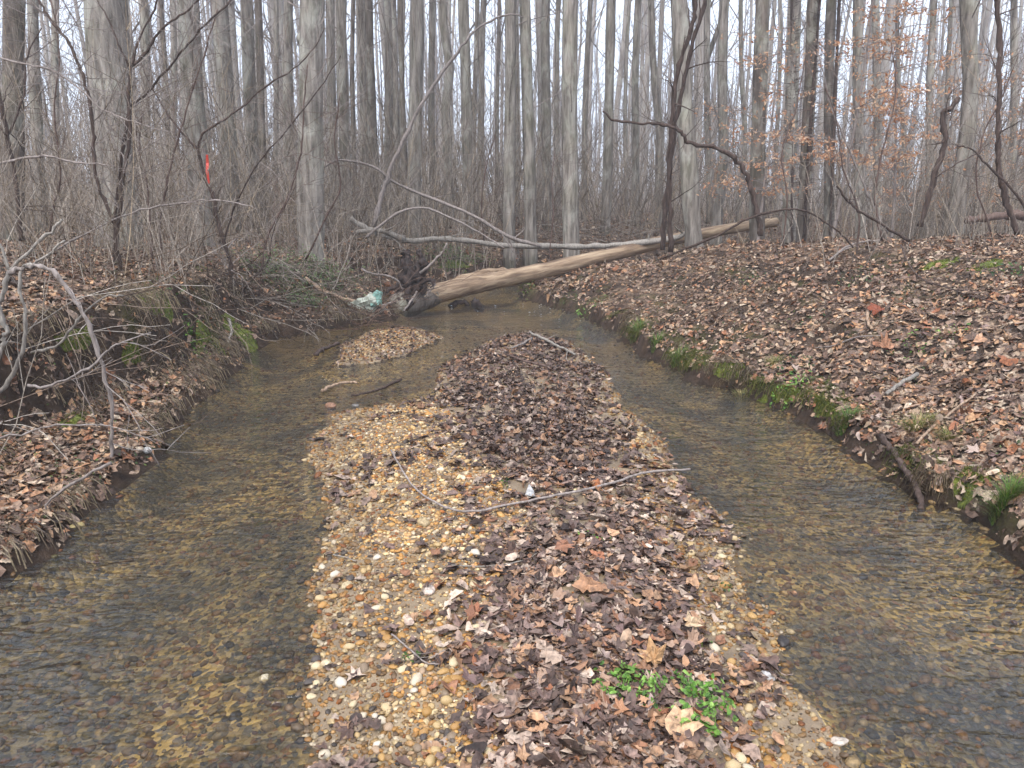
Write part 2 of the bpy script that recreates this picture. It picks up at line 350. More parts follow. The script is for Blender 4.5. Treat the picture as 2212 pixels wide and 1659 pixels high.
def m_sand():
    m, t, b, o = nodes('wet_sandy_gravel'); co = mapped(t, src='Object')
    n = noise_(t, 5, 6, co); n3 = noise_(t, 220, 3, co)
    r = ramp(t, n.outputs[0], [(0.3, (92, 78, 62)), (0.5, (124, 106, 84)), (0.72, (152, 132, 104))])
    c = mixc(t, 0.5, r.outputs[0], ramp(t, n3.outputs[0], [(0.35, (0.5, 0.5, 0.5)), (0.65, (1.35, 1.3, 1.2))]).outputs[0], 'MULTIPLY')
    t.links.new(c, b.inputs['Base Color']); b.inputs['Roughness'].default_value = 0.55
    bump(t, b, n3.outputs[0], 0.5, 0.004); return m
def m_water():
    m, t, b, o = nodes('clear_shallow_water'); t.nodes.remove(b)
    n1 = noise_(t, 1.0, 2, mapped(t, (5, 11, 1), (0, 0, R(-10)), 'Object'), 0.8, 0.55)
    n2 = noise_(t, 1.0, 2, mapped(t, (17, 34, 1), (0, 0, R(16)), 'Object'), 0.6)
    n3 = noise_(t, 0.9, 3, mapped(t, (1, 0.6, 1)))
    ad = nn(t, 'ShaderNodeMath', operation='MULTIPLY_ADD'); ad.inputs[1].default_value = 0.3; t.links.new(n2.outputs[0], ad.inputs[0]); t.links.new(n1.outputs[0], ad.inputs[2])
    st = nn(t, 'ShaderNodeMapRange'); st.inputs['From Min'].default_value = 0.3; st.inputs['From Max'].default_value = 0.7; st.inputs['To Min'].default_value = 0.10; st.inputs['To Max'].default_value = 1.0
    t.links.new(n3.outputs[0], st.inputs['Value'])
    bu = nn(t, 'ShaderNodeBump'); bu.inputs['Distance'].default_value = 0.062; t.links.new(st.outputs[0], bu.inputs['Strength']); t.links.new(ad.outputs[0], bu.inputs['Height'])
    fr = nn(t, 'ShaderNodeFresnel'); fr.inputs['IOR'].default_value = 1.45; t.links.new(bu.outputs[0], fr.inputs['Normal'])
    gl = nn(t, 'ShaderNodeBsdfGlossy'); gl.inputs['Roughness'].default_value = 0.015; t.links.new(bu.outputs[0], gl.inputs['Normal'])
    tr = nn(t, 'ShaderNodeBsdfTransparent'); tr.inputs[0].default_value = (0.84, 0.79, 0.66, 1)
    df = nn(t, 'ShaderNodeBsdfDiffuse'); df.inputs[0].default_value = (0.34, 0.33, 0.31, 1)          # grey lightening put into the water colour for the weak sky sheen
    tb = nn(t, 'ShaderNodeMixShader'); tb.inputs[0].default_value = 0.03; t.links.new(tr.outputs[0], tb.inputs[1]); t.links.new(df.outputs[0], tb.inputs[2])
    mx = nn(t, 'ShaderNodeMixShader'); t.links.new(fr.outputs[0], mx.inputs[0]); t.links.new(tb.outputs[0], mx.inputs[1]); t.links.new(gl.outputs[0], mx.inputs[2])
    t.links.new(mx.outputs[0], o.inputs[0]); return m
M['ground'] = m_ground(); M['bed'] = m_bed(); M['sand'] = m_sand(); M['water'] = m_water()
def m_log():
    m, t, b, o = nodes('weathered_barkless_wood')
    n = noise_(t, 1.0, 6, mapped(t, (1.2, 16, 16)), 0.3, 0.6); n2 = noise_(t, 1.0, 4, mapped(t, (0.9, 4, 4)))
    r = ramp(t, n.outputs[0], [(0.3, (84, 64, 50)), (0.48, (134, 112, 90)), (0.7, (178, 157, 131))])
    r2 = ramp(t, n2.outputs[0], [(0.32, (0.40, 0.33, 0.27)), (0.44, (0.92, 0.89, 0.84)), (0.8, (1.1, 1.08, 1.05))])
    c = mixc(t, 0.9, r.outputs[0], r2.outputs[0], 'MULTIPLY')
    t.links.new(c, b.inputs['Base Color']); b.inputs['Roughness'].default_value = 0.8
    bump(t, b, n.outputs[0], 0.8, 0.02); return m
M['log'] = m_log()
def m_plain(name, stops, scale=20, rough=0.8, bs=0.5, bd=0.01):
    m, t, b, o = nodes(name); n = noise_(t, scale, 5, mapped(t)); r = ramp(t, n.outputs[0], stops)
    t.links.new(r.outputs[0], b.inputs['Base Color']); b.inputs['Roughness'].default_value = rough; bump(t, b, n.outputs[0], bs, bd); return m
M['root'] = m_plain('dark_wet_root', [(0.3, (24, 16, 13)), (0.6, (54, 38, 31)), (0.8, (88, 68, 56))], 14, 0.8, 0.9, 0.03)
M['moss'] = m_plain('yellow_green_moss', [(0.3, (48, 54, 18)), (0.55, (92, 98, 34)), (0.8, (128, 132, 52))], 30, 0.95, 0.9, 0.015)
M['bag'] = m_plain('pale_plastic', [(0.3, (134, 138, 124)), (0.55, (166, 168, 152)), (0.8, (190, 190, 176))], 6, 0.4, 0.4, 0.02)
M['bag_teal'] = m_plain('teal_plastic', [(0.3, (104, 142, 130)), (0.7, (142, 176, 162))], 8, 0.35, 0.4, 0.02)
M['tape'] = m_plain('pink_tape', [(0.3, (204, 62, 48)), (0.7, (220, 84, 66))], 30, 0.5, 0.1, 0.002)
M['foam'] = m_plain('white_foam', [(0.3, (190, 195, 196)), (0.7, (225, 228, 230))], 30, 0.7, 0.3, 0.004)

# ------------------------------------------------------------------ ground, stream bed, gravel bar, water
def axis(a, b, step, lo, hi, g=1.10):
    c = list(np.arange(a, b + 1e-6, step)); s = step; x = c[-1]
    while x < hi: s *= g; x += s; c.append(x)
    s = step; x = a; pre = []
    while x > lo: s *= g; x -= s; pre.append(x)
    return np.array(pre[::-1] + c)
xs = axis(-5.5, 5.5, 0.055, -400, 400); ys = axis(1.2, 15.0, 0.055, -60, 600, 1.09)
gx, gy = np.meshgrid(xs, ys); Z = height(gx, gy)
nx, ny = len(xs), len(ys)
V = np.stack([gx, gy, Z], -1).reshape(-1, 3)
i = np.arange(ny - 1)[:, None] * nx; j = np.arange(nx - 1)[None, :]
Q = np.stack([i + j, i + j + 1, i + nx + j + 1, i + nx + j], -1).reshape(-1, 4)
cx = V[Q].mean(1); X0, Y0 = V[:, 0], V[:, 1]
gX = np.gradient(Z, xs, axis=1).ravel(); gY = np.gradient(Z, ys, axis=0).ravel(); slope = np.hypot(gX, gY)
far_ = np.hypot(X0, Y0)
litter = smooth((0.62 - slope) / 0.3) * smooth((fbm(X0, Y0, 0.9, 3, 2.0) - 0.25) / 0.15) * smooth((V[:, 2] - 0.05) / 0.2)
mossm = smooth((fbm(X0, Y0, 1.6, 3, 8.0) - 0.55) / 0.12) * smooth((slope - 0.15) / 0.4) * (V[:, 2] > 0.05) * 0.3
colg = np.stack([litter, mossm, litter * 0], -1)
silt = smooth((fbm(X0, Y0, 1.1, 3, 5.0) - 0.45) / 0.2) * smooth((Y0 - 6) / 3)
inC = inside(cx[:, 0], cx[:, 1], creek); inB = (inside(cx[:, 0], cx[:, 1], bar) | inside(cx[:, 0], cx[:, 1], bar2)) & inC
inC = inC & (inB | (V[Q][:, :, 2].max(1) < 0.002))
def sub(name, mask, mat, col):
    q = Q[mask]; u, inv = np.unique(q.ravel(), return_inverse=True)
    return build(name, V[u], None, inv.reshape(-1, 4), mat, None, col[u], True, 'structure')
ground = sub('ground', ~inC, M['ground'], colg)
bed = sub('stream_bed', inC & ~inB, M['bed'], np.stack([silt] * 3, -1))
gbar = sub('gravel_bar', inB, M['sand'], colg)
wx = axis(-3.6, 3.6, 0.08, -4, 19, 1.05); wy = axis(-3, 22, 0.08, -12, 22)
ax_, ay_ = np.meshgrid(wx, wy); wn_ = len(wx)
i = np.arange(len(wy) - 1)[:, None] * wn_; j = np.arange(wn_ - 1)[None, :]
WQ = np.stack([i + j, i + j + 1, i + wn_ + j + 1, i + wn_ + j], -1).reshape(-1, 4)
WV = np.stack([ax_, ay_, 0.0035 * (fbm(ax_, ay_, 3.0, 2, 1.0) - 0.5)], -1).reshape(-1, 3)
wc = WV[WQ].mean(1)
dd = np.minimum(np.minimum(seg_dist(wc[:, 0], wc[:, 1], left_pl), seg_dist(wc[:, 0], wc[:, 1], right_pl)), seg_dist(wc[:, 0], wc[:, 1], far_pl))
keep = inside(wc[:, 0], wc[:, 1], creek) | (dd < 0.12)
u, inv = np.unique(WQ[keep].ravel(), return_inverse=True)
water = build('water', WV[u], None, inv.reshape(-1, 4), M['water'], None, None, True, 'structure')

# the mist between the trees
def box(name, lo, hi, mat):
    V_ = [(x, y, z) for x in (lo[0], hi[0]) for y in (lo[1], hi[1]) for z in (lo[2], hi[2])]
    return build(name, V_, None, [(0, 1, 3, 2), (4, 6, 7, 5), (0, 4, 5, 1), (2, 3, 7, 6), (0, 2, 6, 4), (1, 5, 7, 3)], mat)
mh = bpy.data.materials.new('pale_mist'); mh.use_nodes = True; th = mh.node_tree; th.nodes.clear(); oh = th.nodes.new('ShaderNodeOutputMaterial'); vh = th.nodes.new('ShaderNodeVolumePrincipled')
vh.inputs['Color'].default_value = (0.98, 0.97, 0.98, 1); vh.inputs['Density'].default_value = 0.0034; vh.inputs['Anisotropy'].default_value = 0.2; th.links.new(vh.outputs[0], oh.inputs['Volume'])
hb = box('haze', (xs[0] - 3, ys[0] - 3, -1.5), (xs[-1] + 3, ys[-1] + 3, 36), mh); hb['kind'] = 'stuff'
# ------------------------------------------------------------------ fallen leaves
def outline(kind):
    if kind == 'oval': a = np.linspace(0, 2 * math.pi, 10, endpoint=False); return np.stack([np.cos(a) * 0.5, np.sin(a) * 0.26 * (1 - 0.25 * np.cos(a))], -1)
    if kind == 'pointed': a = np.linspace(0, 2 * math.pi, 8, endpoint=False); return np.stack([np.cos(a) * 0.5, np.sin(a) * 0.20], -1)
    if kind == 'maple':
        ang = np.array([0, 18, 38, 62, 80, 105, 130, 158, 180, 202, 230, 255, 280, 298, 322, 342]) * math.pi / 180
        r = np.array([.55, .30, .50, .28, .27, .42, .25, .22, .12, .22, .25, .42, .27, .28, .50, .30])
        return np.stack([np.cos(ang) * r, np.sin(ang) * r], -1)
    if kind == 'oak':
        xs_ = [.55, .42, .34, .22, .12, 0, -.1, -.22, -.34, -.5]; ys_ = [0, .16, .07, .22, .09, .22, .08, .15, .05, 0]
        up = list(zip(xs_, ys_)); return np.array(up + [(x, -y) for x, y in up[-2:0:-1]])
    if kind == 'tulip':
        return np.array([(.38, .10), (.42, .26), (.15, .30), (.05, .42), (-.15, .30), (-.38, .16), (-.42, 0), (-.38, -.16), (-.15, -.30), (.05, -.42), (.15, -.30), (.42, -.26), (.38, -.10), (.28, 0)])
    if kind == 'quad': return np.array([(.5, .05), (.1, .34), (-.45, .12), (-.2, -.32), (.25, -.28)])
    return np.array([(.5, 0), (0.05, .26), (-.5, 0), (0, -.24)])
KINDS = ['maple', 'oval', 'oak', 'tulip', 'pointed', 'quad', 'diamond']
OUT = {k: outline(k) for k in KINDS}
def leaves_geo(kind, pos, nrm, size, curl=1.0, rs=RS):
    """vectorised leaves: (N,3) positions, (N,3) normals -> V, T"""
    o = OUT[kind]; n = len(o); N = len(pos)
    x = np.concatenate([[0], o[:, 0]])[None] * np.ones((N, 1)); y = np.concatenate([[0], o[:, 1]])[None] * np.ones((N, 1))
    x = x * (0.85 + 0.3 * rs.rand(N, 1)); y = y * (0.7 + 0.5 * rs.rand(N, 1))
    a, b, c, e = [rs.randn(N, 1) * s * curl for s in (0.9, 1.6, 1.0, 0.16)]
    z = a * x * x + b * y * y + c * x * y + (rs.rand(N, n + 1) - 0.5) * 0.16 * curl
    z[:, 0] -= 0.02
    fold = rs.rand(N, 1) < 0.25 * curl; ang = rs.rand(N, 1) * 1.2
    y2 = np.where(fold, y * np.cos(ang), y); z = np.where(fold, z + np.abs(y) * np.sin(ang), z); y = y2
    p = np.stack([x, y, z], -1) * size[:, None, None]
    u = np.cross(nrm, rs.randn(N, 3)); u /= np.linalg.norm(u, axis=1)[:, None] + 1e-9; v = np.cross(nrm, u)
    Vv = pos[:, None] + p[..., :1] * u[:, None] + p[..., 1:2] * v[:, None] + p[..., 2:] * nrm[:, None]
    k = np.arange(n); tri = np.stack([np.zeros(n, int), 1 + k, 1 + (k + 1) % n], -1)
    T = (np.arange(N)[:, None, None] * (n + 1) + tri[None]).reshape(-1, 3)
    return Vv.reshape(-1, 3), T, n + 1
def norms(x, y, tilt):
    a, b = hgrad(x, y); n = np.stack([-a, -b, np.ones_like(a)], -1) + RS.randn(len(x), 3) * tilt[:, None] if np.ndim(tilt) else np.stack([-a, -b, np.ones_like(a)], -1) + RS.randn(len(x), 3) * tilt
    n[:, 2] = np.abs(n[:, 2]); return n / np.linalg.norm(n, axis=1)[:, None]
def visible(x, y, m=0.9):
    return (y > 1.2) & (np.abs(x) < 0.72 * y + m)
def scatter(acc, x, y, kinds, probs, smin, smax, pal, tilt=0.3, curl=1.0, up=0.02, bright=1.0, sat=1.0):
    pal = srgb(pal); pal = (pal * .90 + pal.mean(1, keepdims=True) * .10) * np.array([.80, .785, .70]); kk = RS.choice(len(kinds), len(x), p=probs)
    for q, kd in enumerate(kinds):
        s = kk == q; N = s.sum()
        if not N: continue
        xx, yy = x[s], y[s]; size = smin + (smax - smin) * RS.rand(N) ** 1.6
        z = np.maximum(hgt(xx, yy), 0.0) + 0.003 + RS.rand(N) * up
        nr = norms(xx, yy, tilt)
        Vv, T, nv = leaves_geo(kd, np.stack([xx, yy, z], -1), nr, size, curl)
        c = pal[RS.randint(len(pal), size=N)] * (0.55 + 0.6 * RS.rand(N, 1)) * bright
        acc.add(Vv, T, None, np.repeat(c, nv, 0))
def pts(n, x0, x1, y0, y1): return x0 + (x1 - x0) * RS.rand(n), y0 + (y1 - y0) * RS.rand(n)
def bias_y(n, y0, y1):      # more of them close by
    return y0 * (y1 / y0) ** RS.rand(n)

# the 300 leaves that show largest are objects of their own
leafvars = []
for q in range(28):
    kd = ['maple', 'maple', 'oak', 'oval', 'tulip', 'maple', 'pointed'][q % 7]
    rs = np.random.RandomState(100 + q)
    Vv, T, nv = leaves_geo(kd, np.zeros((1, 3)), np.array([[0, 0, 1.0]]), np.array([1.0]), 0.8, rs)
    o = build('leaf', Vv, T, None, M['leafr']); me = o.data; bpy.data.objects.remove(o); leafvars.append(me)
def place_leaf(x, y, size, parent, up=0.03):
    z = max(hz(x, y), 0) + 0.008 + random.random() * up
    n = Vector(norms(np.array([x]), np.array([y]), 0.28)[0]); q = n.to_track_quat('Z', 'Y').to_matrix().to_4x4()
    o = bpy.data.objects.new('leaf', random.choice(leafvars)); COL.objects.link(o); o.parent = parent
    o.matrix_world = Matrix.Translation((x, y, z)) @ q @ Matrix.Rotation(random.random() * 6.28, 4, 'Z') @ Matrix.Scale(size, 4)
bx, by = pts(4000, -0.6, 1.1, 1.85, 3.6); k = inside(bx, by, band) & visible(bx, by, 0.1); bx, by = bx[k], by[k]
order = np.argsort(by + 0.4 * RS.rand(len(by)))[:800]; RS.shuffle(order)
for q in order[:190]: place_leaf(bx[q], by[q], 0.045 + 0.05 * random.random() ** 1.7, gbar, 0.035)
bx, by = pts(6000, 2.2, 5.0, 3.2, 6.2); k = ~inside(bx, by, creek) & visible(bx, by, 0.0); bx, by = bx[k], by[k]
for q in range(110): place_leaf(bx[q], by[q], 0.055 + 0.06 * random.random() ** 1.7, ground, 0.04)

acc = Acc()
# on the gravel bar: a band of matted leaves, thick in places
y = bias_y(54000, 1.3, 9.6); x = -1.7 + 3.0 * RS.rand(len(y))
inb = inside(x, y, band); onb = inside(x, y, bar)
dens = np.where(inb, 0.95, np.where(onb, 0.025 + 0.22 * (fbm(x, y, 2.2, 2, 6.0) > 0.66), 0.0))
thin = np.interp(y, [1, 3.5, 6.5, 9], [1, 1, 0.8, 1.0]); de = seg_dist(x, y, band + band[:1])
stray = np.where(onb & ~inb, 0.26 * np.exp(-seg_dist(x, y, band + band[:1]) / 0.08), 0)
dens = (dens + stray) * thin * np.where(inb, 0.35 + 0.65 * smooth(de / 0.22), 1) * np.where(fbm(x, y, 3.0, 2, 1.0) > 0.36, 1, 0.35)
k = (RS.rand(len(x)) < dens) & visible(x, y); x, y = x[k], y[k]
wet = y > 4.2
q_ = RS.rand(len(x)) < .35
scatter(acc, x[q_], y[q_], ['maple', 'oak', 'oval', 'tulip', 'quad'], [.3, .2, .16, .16, .18], 0.05, 0.12, LBAR, 0.12, 0.3, 0.012, 1.25)
scatter(acc, x[~wet], y[~wet], ['maple', 'oak', 'oval', 'tulip', 'quad'], [.3, .2, .16, .16, .18], 0.022, 0.085, LBAR, 0.21, 0.65, 0.026, 1.5)
scatter(acc, x[wet], y[wet], ['maple', 'oval', 'tulip', 'quad'], [.2, .2, .2, .4], 0.022, 0.085, LBAR, 0.3, 0.9, 0.03, 1.15)
# small bar, and single wet leaves standing in the shallows
y = 7.3 + 2.4 * RS.rand(1600); x = -2.0 + 1.3 * RS.rand(1600); k = inside(x, y, bar2) & (RS.rand(1600) < 0.75)
scatter(acc, x[k], y[k], ['quad', 'oval'], [.6, .4], 0.03, 0.07, LBAR, 0.3, .9, 0.015, 1.3)
litter_bar = acc.out('leaf_litter', M['leafc'], None, False, 'stuff')

acc = Acc()
n = 135000; y = bias_y(n, 2.6, 24); x = (RS.rand(n) * 2 - 1) * (0.74 * y + 0.8)
sl_ = np.hypot(*hgrad(x, y)); h_ = hgt(x, y)
k = ~inside(x, y, creek) & (RS.rand(n) < np.clip(1.25 - 0.45 * sl_, 0.4, 1) * np.clip(h_ / 0.12, 0.25, 1)); x, y = x[k], y[k]
q_ = (y < 7) & (RS.rand(len(x)) < .3)
scatter(acc, x[q_], y[q_], ['maple', 'oak', 'oval', 'tulip', 'quad'], [.25, .2, .2, .15, .2], 0.06, 0.15, LBANK, 0.14, 0.35, 0.015, 1.2)
# patches of bare soil
k = fbm(x, y, 1.1, 3, 12.0) + 0.35 * RS.rand(len(x)) > 0.42; x, y = x[k], y[k]
nr_ = y < 7.5; nl = x < 0
scatter(acc, x[nr_], y[nr_], ['maple', 'oak', 'oval', 'tulip', 'quad', 'diamond'], [.14, .14, .18, .14, .25, .15], 0.020, 0.088, LBANK, 0.27, 0.7, 0.03, 1.3)
scatter(acc, x[~nr_], y[~nr_], ['quad', 'diamond', 'oval'], [.45, .4, .15], 0.028, 0.092, LBANK, 0.30, .75, 0.03, 1.3)
x, y = pts(60000, -5.0, 3.2, 2.8, 12); sl_ = np.hypot(*hgrad(x, y)); h_ = hgt(x, y)      # leaves caught on the steep faces
k = ~inside(x, y, creek) & (sl_ > 0.55) & (h_ > 0.04) & (RS.rand(len(x)) < np.where(x < 0, 0.5, 0.3)) & (fbm(x, y, 2.2, 2, 61.) + .3 * RS.rand(len(x)) > 0.5); x, y = x[k], y[k]
scatter(acc, x, y, ['maple', 'oval', 'quad', 'diamond'], [.15, .25, .35, .25], 0.025, 0.09, LBANK, 0.5, 1.0, 0.03, 1.2)
n = 26000; y = bias_y(n, 12, 60); x = (RS.rand(n) * 2 - 1) * (0.74 * y + 0.8); k = ~inside(x, y, creek); x, y = x[k], y[k]
scatter(acc, x, y, ['diamond', 'quad'], [.6, .4], 0.07, 0.18, LBANK, 0.4, 1.0, 0.05, 1.35)
litter_bank = acc.out('leaf_litter', M['leafc'], None, False, 'stuff')

# ------------------------------------------------------------------ pebbles
def ico(level, seed):
    rs = np.random.RandomState(seed); ph = (1 + 5 ** .5) / 2
    v = [(-1, ph, 0), (1, ph, 0), (-1, -ph, 0), (1, -ph, 0), (0, -1, ph), (0, 1, ph), (0, -1, -ph), (0, 1, -ph), (ph, 0, -1), (ph, 0, 1), (-ph, 0, -1), (-ph, 0, 1)]
    f = [(0,11,5),(0,5,1),(0,1,7),(0,7,10),(0,10,11),(1,5,9),(5,11,4),(11,10,2),(10,7,6),(7,1,8),(3,9,4),(3,4,2),(3,2,6),(3,6,8),(3,8,9),(4,9,5),(2,4,11),(6,2,10),(8,6,7),(9,8,1)]
    v = [np.array(a) / np.linalg.norm(a) for a in v]
    for _ in range(level):
        c = {}; nf = []
        def mid(a, b):
            k = (min(a, b), max(a, b))
            if k not in c: m_ = v[a] + v[b]; v.append(m_ / np.linalg.norm(m_)); c[k] = len(v) - 1
            return c[k]
        for a, b, d in f:
            e, g, h = mid(a, b), mid(b, d), mid(d, a); nf += [(a, e, h), (b, g, e), (d, h, g), (e, g, h)]
        f = nf
    v = np.array(v); w_ = rs.randn(4, 3)
    d = 1 + 0.10 * np.sin(v @ w_[0] * 2 + 1) + 0.08 * np.sin(v @ w_[1] * 3) + 0.06 * np.sin(v @ w_[2] * 4)
    return v * d[:, None], np.array(f)
I1 = [ico(1, q) for q in range(6)]; I0 = [ico(0, q) for q in range(6)]
def pebbles(acc, x, y, size, forms, bright=1.0, pal=PEB, sink=0.3):
    pal = srgb(pal) * np.array([0.70, 0.64, 0.54]); ff = RS.randint(len(forms), size=len(x))
    for q, (v, f) in enumerate(forms):
        s = ff == q; N = s.sum()
        if not N: continue
        sx = size[s] * (0.8 + 0.5 * RS.rand(N)); sy = size[s] * (0.6 + 0.3 * RS.rand(N)); sz = size[s] * (0.4 + 0.25 * RS.rand(N)); a = RS.rand(N) * 6.283
        tl = RS.randn(N) * 0.25
        px_ = v[None, :, 0] * sx[:, None]; py_ = v[None, :, 1] * sy[:, None]; pz_ = v[None, :, 2] * sz[:, None] + px_ * tl[:, None]
        X = px_ * np.cos(a)[:, None] - py_ * np.sin(a)[:, None] + x[s][:, None]; Y = px_ * np.sin(a)[:, None] + py_ * np.cos(a)[:, None] + y[s][:, None]
        Zz = pz_ + (hgt(x[s], y[s]) + sz * sink)[:, None]
        T = (np.arange(N)[:, None, None] * len(v) + f[None]).reshape(-1, 3)
        c = pal[RS.randint(len(pal), size=N)] * (0.75 + 0.45 * RS.rand(N, 1)) * bright * (0.62 + 0.38 * smooth((hgt(x[s], y[s]) - 0.012) / 0.03))[:, None]
        acc.add(np.stack([X, Y, Zz], -1).reshape(-1, 3), T, None, np.repeat(c, len(v), 0))
def thin_out(x, y, s, k=0.9):          # drop pebbles that sit inside one another
    cell = {}; ok = np.zeros(len(x), bool)
    for i_ in np.argsort(-s):
        c = (int(x[i_] / 0.05), int(y[i_] / 0.05)); hit = False
        for a in (-1, 0, 1):
            for b in (-1, 0, 1):
                for j_ in cell.get((c[0] + a, c[1] + b), ()):
                    if (x[i_] - x[j_]) ** 2 + (y[i_] - y[j_]) ** 2 < (k * 0.8 * (s[i_] + s[j_])) ** 2: hit = True; break
                if hit: break
            if hit: break
        if not hit: cell.setdefault(c, []).append(i_); ok[i_] = True
    return ok
n = 110000; y = bias_y(n, 1.55, 8.8); x = -1.7 + 3.0 * RS.rand(n)
on = inside(x, y, bar); inb = inside(x, y, band); de = seg_dist(x, y, band + band[:1])
g_ = fbm(x, y, 1.5, 3, 20.0)
k = on & visible(x, y, 0.3) & (~inb | (de < 0.05) | (RS.rand(n) < 0.03)) & (RS.rand(n) < np.clip(0.42 + 3.0 * (g_ - 0.34), 0.42, 1)); x, y = x[k], y[k]
s = (0.0042 + 0.0095 * RS.rand(len(x)) ** 2.6 + (RS.rand(len(x)) < 0.07) * 0.013 * RS.rand(len(x))) * np.interp(y, [2, 5, 8], [1, 1.15, 1.5])
k = thin_out(x, y, s, 0.68); x, y, s = x[k], y[k], s[k]
big = np.argsort(-(s / y))[:300]; mask = np.ones(len(x), bool); mask[big] = False
pebvars = []
for v, f in I1:
    o = build('pebble', v, f, None, M['pebbler'], None, None, True); pebvars.append(o.data); bpy.data.objects.remove(o)
for q in big:
    o = bpy.data.objects.new('pebble', random.choice(pebvars)); COL.objects.link(o); o.parent = gbar
    sz = s[q] * (0.45 + 0.25 * random.random()); o.location = (x[q], y[q], hz(x[q], y[q]) + sz * 0.35)
    o.scale = (s[q] * (0.85 + 0.4 * random.random()), s[q] * (0.65 + 0.25 * random.random()), sz); o.rotation_euler = (random.gauss(0, .15), random.gauss(0, .15), random.random() * 6.28)
x, y, s = x[mask], y[mask], s[mask]; acc = Acc(); nr_ = (s / y) > 0.0036
pebbles(acc, x[nr_], y[nr_], s[nr_], I1, 1.1); pebbles(acc, x[~nr_], y[~nr_], s[~nr_], I0, 1.1)
y = 7.2 + 2.5 * RS.rand(5000); x = -2.0 + 1.3 * RS.rand(5000); k = inside(x, y, bar2); x, y = x[k], y[k]; pebbles(acc, x, y, 0.008 + 0.014 * RS.rand(len(x)) ** 2, I0)
gravel = acc.out('gravel', M['pebblec'], None, True, 'stuff')
acc = Acc(); n = 26000; y = bias_y(n, 1.5, 10.5); x = (RS.rand(n) * 2 - 1) * 2.7
k = inside(x, y, creek) & ~inside(x, y, bar) & ~inside(x, y, bar2) & visible(x, y, 0.3) & (fbm(x, y, 1.2, 2, 31.0) + 0.3 * RS.rand(n) + 0.35 * np.exp(-seg_dist(x, y, bar) / 0.25) > 0.5); x, y = x[k], y[k]
s = 0.007 + 0.022 * RS.rand(len(x)) ** 2.5; k = thin_out(x, y, s, 0.8); x, y, s = x[k], y[k], s[k]
pebbles(acc, x, y, s, I0, 0.75, PEB + [(150, 140, 90), (130, 120, 70), (110, 106, 96)], 0.1)
bed_gravel = acc.out('submerged_gravel', M['pebblec'], None, True, 'stuff')

# ------------------------------------------------------------------ trees
def rvec(v, spread):
    v = np.asarray(v, float) + RS.randn(3) * spread; return v / np.linalg.norm(v)
def limb(acc, p0, d, length, r, depth, k=4, droop=0.0, nsub=4, spread=0.55, wob=0.10, minr=0.0025, col=None):
    n = 5 if depth > 0 else 4
    pts_ = [np.array(p0, float)]; d = np.asarray(d, float) / np.linalg.norm(d)
    for q in range(n):
        d = rvec(d, wob); d[2] += droop; d /= np.linalg.norm(d); pts_.append(pts_[-1] + d * length / n)
    pts_ = np.array(pts_); rad = np.linspace(r, max(r * 0.3, minr * .7), n + 1)
    tube(acc, pts_, rad, k if r > 0.012 else 3, col, 0, False)
    if depth > 0:
        for q in range(nsub):
            t = 0.25 + 0.75 * (q + RS.rand()) / nsub; f = t * n; a = min(int(f), n - 1)
            b = pts_[a] + (pts_[a + 1] - pts_[a]) * (f - a)
            limb(acc, b, rvec(d, spread), length * (0.35 + 0.35 * RS.rand()), max(r * (1 - 0.6 * t) * 0.55, minr), depth - 1, k, droop, nsub, spread, wob, minr, col)
def trunk_pts(h, lean=(0, 0), wob=0.02, n=16, kink=None):
    z = h * (np.linspace(0, 1, n) ** 1.5)
    x = lean[0] * z + wob * z ** 0.8 * np.sin(z * 0.5 + RS.rand() * 6) ; y = lean[1] * z + wob * z ** 0.8 * np.cos(z * 0.43 + RS.rand() * 6)
    p = np.stack([x, y, z], -1); p[:, :2] -= p[0, :2]; p[0, 2] = -0.25
    if kink: p[:, 0] += kink[1] * np.exp(-((z - kink[0]) / kink[2]) ** 2)
    return p
def make_tree(x, y, r, h, label=None, lean=(0, 0), mat='bark', group=None, low=1.0, nb=14, name='tree', kink=None, fork=None, depth=2, rough=0.07):
    z = hz(x, y); root = empty(name, (x, y, z), label, 'tree', group)
    ta, ca = Acc(), Acc(); p = trunk_pts(h, lean, 0.012 + 0.01 * RS.rand(), 18, kink)
    hh = np.maximum(p[:, 2], 0); rad = r * (1 - 0.6 * hh / h) * (1 + 0.22 * np.exp(-hh / 0.2)) * (1 + 0.04 * RS.randn(len(p)))
    tube(ta, p, rad, 12, None, rough)
    if fork:                                    # second stem leaving at height fork
        i0 = int(np.argmin(np.abs(hh - fork))); d = np.array([0.32, 0.05, 1.0]); q = [p[i0] + d * s_ * (h - fork) * 0.8 for s_ in np.linspace(0, 1, 8)]
        tube(ta, np.array(q), np.linspace(rad[i0] * 0.75, 0.04, 8), 10, None, rough)
    for q in range(nb):
        t = low + (h - low) * (RS.rand() ** 0.8); a = RS.rand() * 6.283; i0 = np.searchsorted(hh, t) - 1; i0 = int(np.clip(i0, 0, len(p) - 2))
        f = (t - hh[i0]) / (hh[i0 + 1] - hh[i0] + 1e-6); b = p[i0] + (p[i0 + 1] - p[i0]) * f; rr = np.interp(t, hh, rad)
        small = t < 6
        L = (0.7 + 1.6 * RS.rand()) if small else (h - t) * (0.16 + 0.2 * RS.rand()) + 1.0
        limb(ca, b, (math.cos(a), math.sin(a), 0.35 + 0.7 * RS.rand() + (0 if small else 0.5)), L, min(rr * 0.35, 0.012 if small else 0.05), depth if not small else 1, 4, 0.02, 4 if small or depth < 2 else 3, 0.5)
    ta.out('trunk', M[mat], root, True); ca.out('crown', M['twig_grey'], root, False)
    return root
